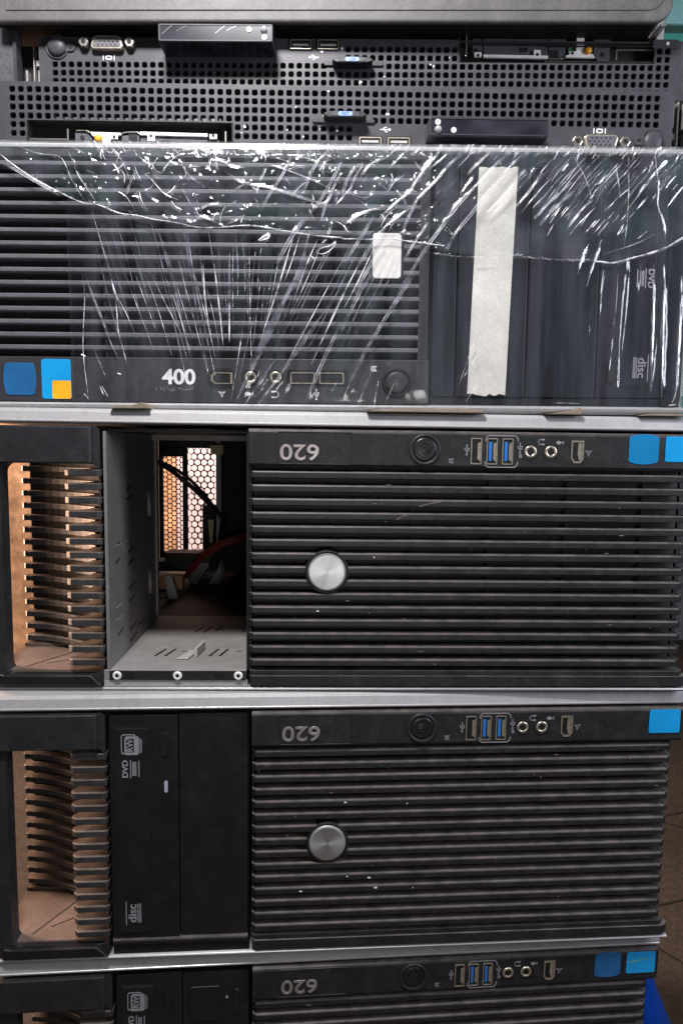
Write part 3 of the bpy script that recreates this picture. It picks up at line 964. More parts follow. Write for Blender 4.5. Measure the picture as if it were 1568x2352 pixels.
def server(label, pose, flip, seed):
    T = thing('rack_server', label, 'server', pose, 'thin rack servers under the grey case')
    k = -1 if flip else 1
    if flip:   # the same front turned upside down
        T.rotation_euler = (T.rotation_euler[0], T.rotation_euler[1] + math.pi, T.rotation_euler[2])
    PU, PV = 20.06, 19.4
    m = MB()
    est = (-88, 55)
    for c in range(76):
        u = -780 + PU * c
        for r in range(6):
            v = -54 + PV * r
            hole = r < 4 or c < 2 or 26 <= c <= 39
            if r >= 4 and 2 <= c < 26:
                continue
            if r == 3 and est[0] < u < est[1]:
                hole = False
            if hole:
                holecell(m, u, v, PU, PV, 7.0, 0, 9)
            else:
                m.box(u - PU / 2, u + PU / 2, 0, 1.5, v - PV / 2, v + PV / 2)
    L, R = -790.03, -780 + PU * 75.5
    t, bt = -54 - PV / 2, -54 + PV * 5.5
    m.box(-835, R, 0, 4, -71, t)
    m.box(-835, L, 0, 4, t, 67)
    m.box(R, 764, 0, 4, -71, 67)
    m.box(L, -780 + PU * 1.5, 0, 4, bt, 67)
    m.box(-780 + PU * 25.5, R, 0, 4, bt, 67)
    m.build('perforated_front', SRV, T)
    c = MB()
    c.box(-806, 764, 4, 1500, -73, -69)
    c.box(-806, 764, 4, 1500, 63, 67)
    c.box(-806, -802, 4, 1500, -69, 63)
    c.box(760, 764, 4, 1500, -69, 63)
    c.box(-800, 760, 120, 126, -69, 63)
    c.build('case_shell', MATS.get('server_case') or mat('server_case', (.04, .038, .04), .5, metal=.3), T)
    rnd = random.Random(seed)
    ib = MATS.get('inner_bracket') or mat('inner_bracket', (.2, .19, .2), .35, metal=.6)
    for _ in range(14):
        u, v = -780 + PU * rnd.randrange(76), -54 + PV * rnd.randrange(4)
        MB().box(u - 5, u + 5, 18, 24, v - 1, v + 2).build('inner_clip', ib, T)
    for a, b2, v in ((-700, -380, -2), (-380, -300, -4), (560, 730, 2), (100, 190, 4)):
        MB().box(a, b2, 20, 60, v, v + 8).build('inner_bracket', ib, T)
    # ears
    e = MB()
    e.box(764, 832, 42, 60, -69, 67)
    e.build('ear_recess', BLKD, T)
    e2 = MB().box(775, 783, 26, 40, 12, 26).box(770, 776, 20, 40, -60, 0).box(802, 807, 20, 40, -60, 0).box(786, 789, 24, 40, -60, 60)
    e2.build('ear_bracket', MATS['bare_zinc_steel'], T, .8)
    er = MB().prism(rr(818, 930, -66, 92, 5), -2, 30).build('rack_ear', MATS.get('ear_plastic') or mat('ear_plastic', (.075, .073, .085), .42, grain=.2, bump=.2), T, 3)
    MB().ring([(816, -70), (940, -70), (940, 98), (816, 98)], [(824, -70.1), (940, -70.1), (940, 90), (824, 90)], -8, 24).build('ear_edge', STRIP, er, 1.5)
    # tray slot with the bits inside
    s = MB()
    s.box(-750, -268.6, 30, 34, 14, 90)
    s.box(-750, -268.6, 2, 34, 12.5, 16)
    s.box(-272, -268.8, 0, 34, 14, 90)
    s.box(-750, -747, 0, 34, 14, 90)
    s.build('slot_recess', BLKD, T)
    pt = lambda x, y: (-754 + .3177 * x, 14.6 + .302 * y)
    q = MB()
    a0, a1 = pt(15, 118), pt(300, 128)
    q.box(a0[0], a1[0], 10, 14, a0[1], a1[1])
    a0, a1 = pt(295, 45), pt(306, 128)
    q.box(a0[0], a1[0], 10, 14, a0[1], a1[1])
    a0, a1 = pt(1463, 55), pt(1474, 230)
    q.box(a0[0], a1[0], 4, 20, a0[1], a1[1])
    q.line([pt(360, 50), pt(430, 50), pt(455, 66)], 2.4, 14, 18)
    q.line([pt(690, 70), pt(720, 58), pt(810, 56), pt(830, 74)], 2.4, 14, 18)
    q.build('slot_trim', NICK, T, .5)
    w2 = MB()
    w2.prism([pt(462, 62), pt(690, 66), pt(690, 82), pt(665, 84), pt(665, 112), pt(612, 112), pt(612, 230), pt(552, 230), pt(552, 95), pt(480, 92)], 12, 18)
    w2.prism([pt(830, 55), pt(1330, 62), pt(1330, 84), pt(940, 80), pt(940, 122), pt(886, 122), pt(886, 80), pt(830, 78)], 12, 18)
    w2.prism([pt(1345, 66), pt(1400, 66), pt(1400, 100), pt(1345, 100)], 12, 18)
    w2.build('white_carrier', WPL, T, .6)
    h = MB()
    for x, y in ((640, 97), (912, 86), (1372, 76)):
        p = pt(x, y)
        h.box(p[0] - 3, p[0] + 3, 11, 12, p[1] - 3, p[1] + 3)
    h.build('carrier_windows', BLKD, T)
    d = MB()
    d.prism([pt(345, 60), pt(440, 60), pt(470, 110), pt(470, 230), pt(345, 230)], 18, 26)
    d.prism([pt(690, 76), pt(820, 76), pt(820, 230), pt(690, 230)], 18, 26)
    d.prism([pt(830, 84), pt(1328, 88), pt(1328, 230), pt(830, 230)], 18, 26)
    d.prism([pt(1340, 102), pt(1412, 102), pt(1412, 230), pt(1340, 230)], 18, 26)
    d.build('carrier_plate', MATS['ear_plastic'], T, .8)
    h2 = MB()
    for x, y, r in ((400, 97, 5), (1387, 122, 5)):
        p = pt(x, y)
        h2.cyl(p[0], p[1], r, 16.5, 18, 14)
    for x, y, a, b2 in ((775, 92, 10, 10), (1035, 82, 6, 3), (1015, 130, 10, 5)):
        p = pt(x, y)
        h2.box(p[0] - a, p[0] + a, 16.5, 18, p[1] - b2, p[1] + b2)
    h2.build('plate_holes', BLKD, T)
    p = pt(523, 113)
    MB().lathe(p[0], p[1], [(0, 4), (5, 4), (8, 7), (8.5, 18)], 20).build('orange_cap', GOLD, T, smooth=True)
    g2 = MB()
    for x0, x1 in ((478, 500), (617, 665)):
        a0, a1 = pt(x0, 116), pt(x1, 200)
        g2.box(a0[0], a1[0], 20, 24, a0[1], a1[1])
    g2.build('circuit_board', PCB, T)
    if flip:
        x = MB().prism([(-806, 50), (-742, 50), (-742, 66), (-746, 70), (-802, 70), (-806, 66)], -2, 6)
        x.build('corner_tab', SRV, T, 1)
        MB().cyl(-778, 60, 4, -2.6, -1.6, 14).build('tab_hole', WPL, T)
        MB().box(-742, -480, 1, 3, 17, 20).box(-742, -480, 0, 6, 54, 56).build('slot_cover', BLKD, T, .5)
    # service tag
    y0 = -3
    tg = MB().prism([(-80, 3), (-52, 3), (-38, -10), (24, -10), (38, 3), (66, 3), (66, 9), (30, 14), (-44, 14), (-80, 9)] if False else [(-56, 1), (-42, -3), (28, -3), (40, 1), (42, 6), (30, 11), (-46, 11), (-58, 6)], -30, 0)
    tg = tg.build('service_tag', GLOSS, T, 2)
    MB().prism(rr(-84, -50, 3, 12, 4), -5, 0).build('tag_rail', STRIP, tg, 1.2)
    MB().prism(rr(34, 62, 3, 12, 4), -5, 0).build('tag_rail', STRIP, tg, 1.2)
    MB().box(-40, 26, -32, -29.8, -1.5, 9).build('tag_face', SRV, tg, .8)
    MB().prism(rr(-24, 9.5, -.8, 8.6, 4), -32.8, -31.8).build('tag_label', LBL, tg)
    text('EST', 6.4, -7, 4, -33, 0, INKD, tg, 'tag_lettering', 1.15, .2)
    # status panel
    ip = MB().prism(rr(180, 453, 22, 64, 5), -65, 0).build('status_panel', MATS.get('panel_gloss') or mat('panel_gloss', (.02, .021, .028), .16, var=.6, vscale=500), T, 3, seg=3)
    MB().ring(rr(182.5, 450.5, 24.5, 61.5, 4), rr(185, 448, 27, 59, 3), -66.2, -64.5).build('panel_rim', STRIP, ip)
    MB().lathe(202, 50, [(0, -73), (5, -72), (7.5, -69), (8.2, -65)], 20).build('panel_button', mat('dome_button', (.3, .3, .32), .3), ip, smooth=True)
    MB().cyl(237, 51, 6, -66.6, -65, 20).build('panel_light', WPL, ip)
    MB().cyl(201, 34, 6.2, -66.6, -65, 20).build('info_dot', WPL, ip)
    text('i' if flip else '?', 9, 201, 34, -66.9, 180 if flip else 0, INKD, ip, 'info_mark', 1, .2, .2)
    if flip:
        sm_ = MB()
        for _ in range(5):
            u0, u1 = rnd.uniform(260, 440), 0
            a = rnd.uniform(2, 40)
            sm_.line([(min(u0, 420), 58), (min(u0, 420) + 22, 30 + a * .5)], rnd.uniform(.5, 1.6), -65.7, -65.05)
        sm_.build('smear_marks', MATS.get('smear') or mat('smear', (.2, .21, .25), .3), ip)
    # vga
    vg = MB().prism([(558, 33), (626, 33), (632, 39), (627, 60), (618, 65), (566, 65), (557, 60), (552, 39)], -14, 0).build('vga_port', CHROME, T, 2.5)
    MB().prism([(561, 37), (623, 37), (627, 41), (622, 57), (616, 61), (568, 61), (562, 57), (557, 41)], -15, -13.5).build('vga_face', MATS.get('vga_grey') or mat('vga_grey', (.10, .10, .115), .5), vg, 1)
    ph = MB()
    for r in range(3):
        for c_ in range(5):
            ph.cyl(570 + 10.5 * c_ + (0 if r != 1 else -5), 42 + 7.3 * r, 2.1, -15.5, -14.8, 8)
    ph.build('pin_holes', BLKD, vg)
    for u in (536, 648):
        hx = [(u + 13 * math.cos(math.radians(60 * i)), 49 + 13 * math.sin(math.radians(60 * i))) for i in range(6)]
        st = MB().prism(hx, -16, 0).build('standoff', NICK, T, 2)
        MB().cyl(u, 49, 5, -17, -15.8, 14).build('thread_hole', BLKD, st)
    sy = MB()
    for u in (578, 605):
        sy.box(u - 1, u + 1, -.6, 0, 14, 26)
    sy.ring(rr(583.5, 599.5, 15, 25, 4), rr(586, 597, 17.5, 22.5, 2), -.6, 0)
    sy.line([(76, 24), (96, 24)], 2, -.5, 0)
    sy.line([(80, 24), (86, 19), (90, 19)], 1.6, -.5, 0)
    sy.line([(84, 24), (88, 29), (92, 29)], 1.6, -.5, 0)
    sy.cyl(97, 24, 3, -.5, 0, 8)
    sy.build('port_symbols', MARKW, T)
    for u in (52, 119):
        usb(T, u, 53, 26, 11, False, GREYC, -1)
        MB().ring(rr(u - 29, u + 29, 39, 66.5, 4), rr(u - 26, u + 26, 42, 64.5, 3), -1.5, 1).build('port_rim', BLKD, T)
    pw = MB().lathe(718, 43, [(0, -13), (12, -12.4), (20, -9.5), (23, -5), (23, 0)], 36).build('power_button', SRV, T, smooth=True)
    MB().lathe(718, 43, [(23.5, 0), (24.5, -3), (28, -3), (29, 0)], 36).build('button_ring', STRIP, pw, smooth=True)
    MB().prism(rr(674, 705, 32, 52, 9), -4, 0).build('reset_tab', SRV, T, 1.5)
    MB().cyl(684, 41, 4, -4.8, -3.9, 12).build('reset_hole', BLKD, T)
    # white flecks
    fk = MB()
    for _ in range(10):
        u, v, s_ = rnd.uniform(-250, 100), rnd.uniform(-60, 50), rnd.choice((1.5, 2, 3, 5))
        fk.prism([(u + s_ * rnd.uniform(.5, 1.2) * math.cos(6.28 * i / 7), v + s_ * rnd.uniform(.4, 1) * math.sin(6.28 * i / 7)) for i in range(7)], -.6, 0)
    fk.build('white_flecks', WPL, T)
    return T


server('lower rack server, perforated front directly on the film-wrapped tower, black panel on its right half', POSES['S2'], False, 5)
server('upper rack server turned upside down, smeared status panel jutting out on its left half', POSES['S1'], True, 6)

# ---------------------------------------------------------------- top case
T = thing('computer_case', 'large speckled grey case with a rounded corner overhanging at the very top of the stack', 'computer case', POSES['T'])


def corner_box(mb, u0, u1, v0, v1, r, w0, w1):
    P = [(u0, v0), (u1, v0)] + [(u1 - r + r * math.cos(math.radians(a)), v1 - r * 1.0 + r * math.sin(math.radians(a))) for a in range(0, 91, 9)] + [(u0, v1)]
    return mb.prism(P, w0, w1)


corner_box(MB(), -843, 760, -420, 4, 46, 0, 16).build('front_bezel', TOPB, T, 7, seg=4)
corner_box(MB(), -820, 738, -420, -21, 40, -2.2, 4).build('front_panel', TOPB, T, 1.8)
corner_box(MB(), -838, 752, -415, -1, 40, 16, 1700).build('case_body', BLKD, T, 3)
MB().box(751, 755, 20, 1700, -400, -36).box(740, 753, 22, 1700, -5, 0).build('side_edge', LIP, T, 1)

# ---------------------------------------------------------------- scraps of cardboard between the towers


def scrap(label, P, y0, thick, seed):
    rnd = random.Random(seed)
    m = MB()
    n = len(P)
    front = [(u, v) for u, v in P]
    m.prism(front, y0, y0 + thick)
    o = m.build('cardboard_scrap', PAPER, None, 1.2)
    x, y, z, yaw, tp, tr = POSES['A']
    o.location = world_pt(x, y, z)
    o.rotation_mode = 'YXZ'
    o.rotation_euler = (math.radians(tp), math.radians(tr), math.radians(-yaw))
    tag(o, label, 'cardboard', 'scraps of cardboard under the wrapped tower')


scrap('short torn cardboard scrap with a pointed tip, far left below the wrapped tower', [(-520, -351), (-500, -357), (-470, -359), (-448, -366), (-436, -362), (-430, -352)], -6, 60, 1)
scrap('longest flat brown cardboard strip, at the middle below the wrapped tower', [(60, -352.5), (90, -357), (200, -361), (280, -364), (312, -359), (330, -360), (326, -353)], -8, 70, 2)
scrap('small brown cardboard scrap with upright torn corner, below the white masking tape', [(470, -353), (500, -357), (532, -361), (548, -369), (556, -366), (556, -353)], -6, 50, 3)
scrap('flat dusty brown cardboard flake at the far right under the wrapped tower', [(690, -352.5), (720, -358), (790, -358), (800, -352.5)], -4, 60, 4)

# ---------------------------------------------------------------- blue sheet at the lower right
bl = MB()
rings = []
NB = 18
for j in range(NB + 1):
    t = j / NB
    cx, cy, cz = 930 + 60 * t, 1500 + 620 * t, 1990 + 30 * t
    ra, rb = 8 + 190 * t, 10 + 170 * t
    for k in range(28):
        a = 2 * math.pi * k / 28
        f = 1 + .10 * math.sin(5 * a + 3 * t) * t
        bl.v.append((cx + ra * f * math.cos(a), cz + rb * f * math.sin(a), cy))
for j in range(NB):
    for k in range(28):
        bl.f.append((j * 28 + k, j * 28 + (k + 1) % 28, (j + 1) * 28 + (k + 1) % 28, (j + 1) * 28 + k))
bl.f.append(tuple(range(28)))
bl.f.append(tuple(range(NB * 28, NB * 28 + 28)))
o = bl.build('plastic_sack', BLUEP, None, smooth=True)
tag(o, 'blue plastic sack standing beside the lowest tower at the bottom right corner', 'sack')


# ---------------------------------------------------------------- stretch film
def film_mat(name, col, base, gl, rough, broken=0, face=.04, nscale=150, squash=(1, 1, 1), tint=None):
    m = bpy.data.materials.new(name)
    m.use_nodes = True
    nt = m.node_tree
    nt.nodes.clear()
    out = nt.nodes.new('ShaderNodeOutputMaterial')
    tr = nt.nodes.new('ShaderNodeBsdfTransparent')
    g = nt.nodes.new('ShaderNodeBsdfGlossy')
    g.inputs['Roughness'].default_value = rough
    g.inputs['Color'].default_value = (1, 1, 1, 1)
    d = nt.nodes.new('ShaderNodeBsdfDiffuse')
    d.inputs['Color'].default_value = (*col, 1)
    lw = nt.nodes.new('ShaderNodeLayerWeight')
    lw.inputs[0].default_value = .5
    fr = nt.nodes.new('ShaderNodeMath')
    fr.operation = 'POWER'
    fr.inputs[1].default_value = 3
    nt.links.new(lw.outputs['Facing'], fr.inputs[0])
    fa = nt.nodes.new('ShaderNodeMath')
    fa.operation = 'MULTIPLY_ADD'
    fa.inputs[1].default_value = .6
    fa.inputs[2].default_value = face
    nt.links.new(fr.outputs[0], fa.inputs[0])
    fr = fa
    m1 = nt.nodes.new('ShaderNodeMixShader')
    m1.inputs[0].default_value = base
    nt.links.new(tr.outputs[0], m1.inputs[1])
    nt.links.new(d.outputs[0], m1.inputs[2])
    if broken:
        tc = nt.nodes.new('ShaderNodeTexCoord')
        nz = nt.nodes.new('ShaderNodeTexNoise')
        mp_ = nt.nodes.new('ShaderNodeMapping')
        mp_.inputs['Scale'].default_value = squash
        nt.links.new(tc.outputs['Object'], mp_.inputs[0])
        nz.inputs['Scale'].default_value = nscale
        nz.inputs['Detail'].default_value = 3
        nt.links.new(mp_.outputs[0], nz.inputs[0])
        mr = nt.nodes.new('ShaderNodeMapRange')
        mr.inputs[1].default_value = .38
        mr.inputs[2].default_value = .62
        mr.inputs[3].default_value = base * broken
        mr.inputs[4].default_value = base
        nt.links.new(nz.outputs[0], mr.inputs[0])
        nt.links.new(mr.outputs[0], m1.inputs[0])
        if tint:
            n5 = nt.nodes.new('ShaderNodeTexNoise')
            n5.inputs['Scale'].default_value = nscale * .6
            nt.links.new(mp_.outputs[0], n5.inputs[0])
            m5 = nt.nodes.new('ShaderNodeMix')
            m5.data_type = 'RGBA'
            r5 = nt.nodes.new('ShaderNodeMapRange')
            r5.inputs[1].default_value = .4
            r5.inputs[2].default_value = .6
            nt.links.new(n5.outputs[0], r5.inputs[0])
            nt.links.new(r5.outputs[0], m5.inputs[0])
            m5.inputs[6].default_value = (*col, 1)
            m5.inputs[7].default_value = (*tint, 1)
            nt.links.new(m5.outputs[2], d.inputs['Color'])
    mu = nt.nodes.new('ShaderNodeMath')
    mu.operation = 'MULTIPLY'
    mu.inputs[1].default_value = gl
    nt.links.new(fr.outputs[0], mu.inputs[0])
    m2 = nt.nodes.new('ShaderNodeMixShader')
    nt.links.new(mu.outputs[0], m2.inputs[0])
    nt.links.new(m1.outputs[0], m2.inputs[1])
    nt.links.new(g.outputs[0], m2.inputs[2])
    nt.links.new(m2.outputs[0], out.inputs[0])
    return m


FILM1 = film_mat('clear_film', (.85, .8, 1), .034, 1.3, .13, .1, .032, 95, (1, 1, .07), (.62, .85, .9))
FILM2 = film_mat('doubled_film', (.8, .82, 1), .042, 1.5, .13, .1, .04, 60, (1, 1, .8), (.5, .8, .8))
FOLD = film_mat('film_fold_sheen', (.8, .85, 1), .16, 2.5, .2, .15)  # milky colour paints a soft sheen along the broad folds
CRS = film_mat('film_crease_glint', (.95, .95, 1), .8, 2, .2, .12)  # near-white colour paints the highlight lines of the creased film

ARC = [(-960, -247), (-773, -247), (-615, -172), (-537, -155), (-436, -128), (-320, -115), (-225, -112), (-95, -100), (0, -92), (60, -84), (150, -78), (300, -58), (420, -52), (520, -47), (620, -44), (700, -66), (765, -94), (800, -100)]


def arc_v(u):
    for (a, b), (c, d) in zip(ARC, ARC[1:]):
        if a <= u <= c:
            return b + (d - b) * (u - a) / (c - a)
    return ARC[-1][1]


def waves(U, V, seed, lam, n=26, ang=None, spread=3.14):
    """smooth random field from a sum of plane waves, roughly -1..1"""
    rng = np.random.RandomState(seed)
    out = np.zeros_like(U)
    for _ in range(n):
        th = rng.uniform(-spread, spread) + (ang or 0)
        k = 2 * math.pi / (lam * rng.uniform(.6, 1.6))
        out += np.sin(U * k * math.cos(th) + V * k * math.sin(th) + rng.uniform(0, 6.28))
    return out / math.sqrt(n) / 1.2


def splat(H, U0, V0, st, P, hgt, sig):
    """raise a rounded ridge of film along the path P in the height grid H[u, v]"""
    P = resample(smooth_path(P), st)
    rad = int(3 * sig / st) + 1
    n = len(P)
    for i, (u, v) in enumerate(P):
        t = i / max(1, n - 1)
        k = hgt * min(1, min(t, 1 - t) * 5 + .05)
        ci, cj = int((u - U0) / st), int((v - V0) / st)
        i0, i1, j0, j1 = max(0, ci - rad), min(H.shape[0], ci + rad + 1), max(0, cj - rad), min(H.shape[1], cj + rad + 1)
        if i0 >= i1 or j0 >= j1:
            continue
        uu = U0 + st * np.arange(i0, i1)[:, None] - u
        vv = V0 + st * np.arange(j0, j1)[None, :] - v
        H[i0:i1, j0:j1] = np.maximum(H[i0:i1, j0:j1], k * np.exp(-(uu * uu + vv * vv) / (2 * sig * sig)))


wrap = thing('stretch_film', 'torn clear stretch film with glinting creases pulled over the front of the 400 tower', 'plastic film', POSES['Z'])


def resample(P, st):
    out = []
    for (a, b), (c, d) in zip(P, P[1:]):
        L = math.hypot(c - a, d - b)
        k = max(1, int(L / st))
        out += [(a + (c - a) * i / k, b + (d - b) * i / k) for i in range(k)]
    return out + [P[-1]]


def smooth_path(P, it=2):
    for _ in range(it):
        Q = [P[0]]
        for a, b in zip(P, P[1:]):
            Q += [(a[0] * .75 + b[0] * .25, a[1] * .75 + b[1] * .25), (a[0] * .25 + b[0] * .75, a[1] * .25 + b[1] * .75)]
        P = Q + [P[-1]]
    return P


def crease(mb, P, wd, h, rnd, off=0, base=-16, taper=.35):
    """a tent-shaped fold of film along P, standing h proud"""
    P = resample(smooth_path(P), 5)
    n = len(P)
    if n < 2:
        return
    vs = []
    for i, (u, v) in enumerate(P):
        a, b = P[max(0, i - 1)], P[min(n - 1, i + 1)]
        L = math.hypot(b[0] - a[0], b[1] - a[1]) or 1
        nx, ny = -(b[1] - a[1]) / L, (b[0] - a[0]) / L
        t = i / (n - 1)
        k = min(1, min(t, 1 - t) / taper + .12) * (.8 + .4 * noise.noise(Vector((u * .06, v * .06, 11))))
        u2, v2 = u + nx * off, v + ny * off
        j = .35 * noise.noise(Vector((u * .12, v * .12, 21)))
        w = base
        vs += [(u2 - nx * wd * k / 2, w + h * .35, v2 - ny * wd * k / 2), (u2 + j, w, v2 + j), (u2 + nx * wd * k / 2, w + h * .35, v2 + ny * wd * k / 2)]
    fs = []
    for i in range(n - 1):
        a = i * 3
        fs += [(a, a + 1, a + 4, a + 3), (a + 1, a + 2, a + 5, a + 4)]
    mb.add(vs, fs)


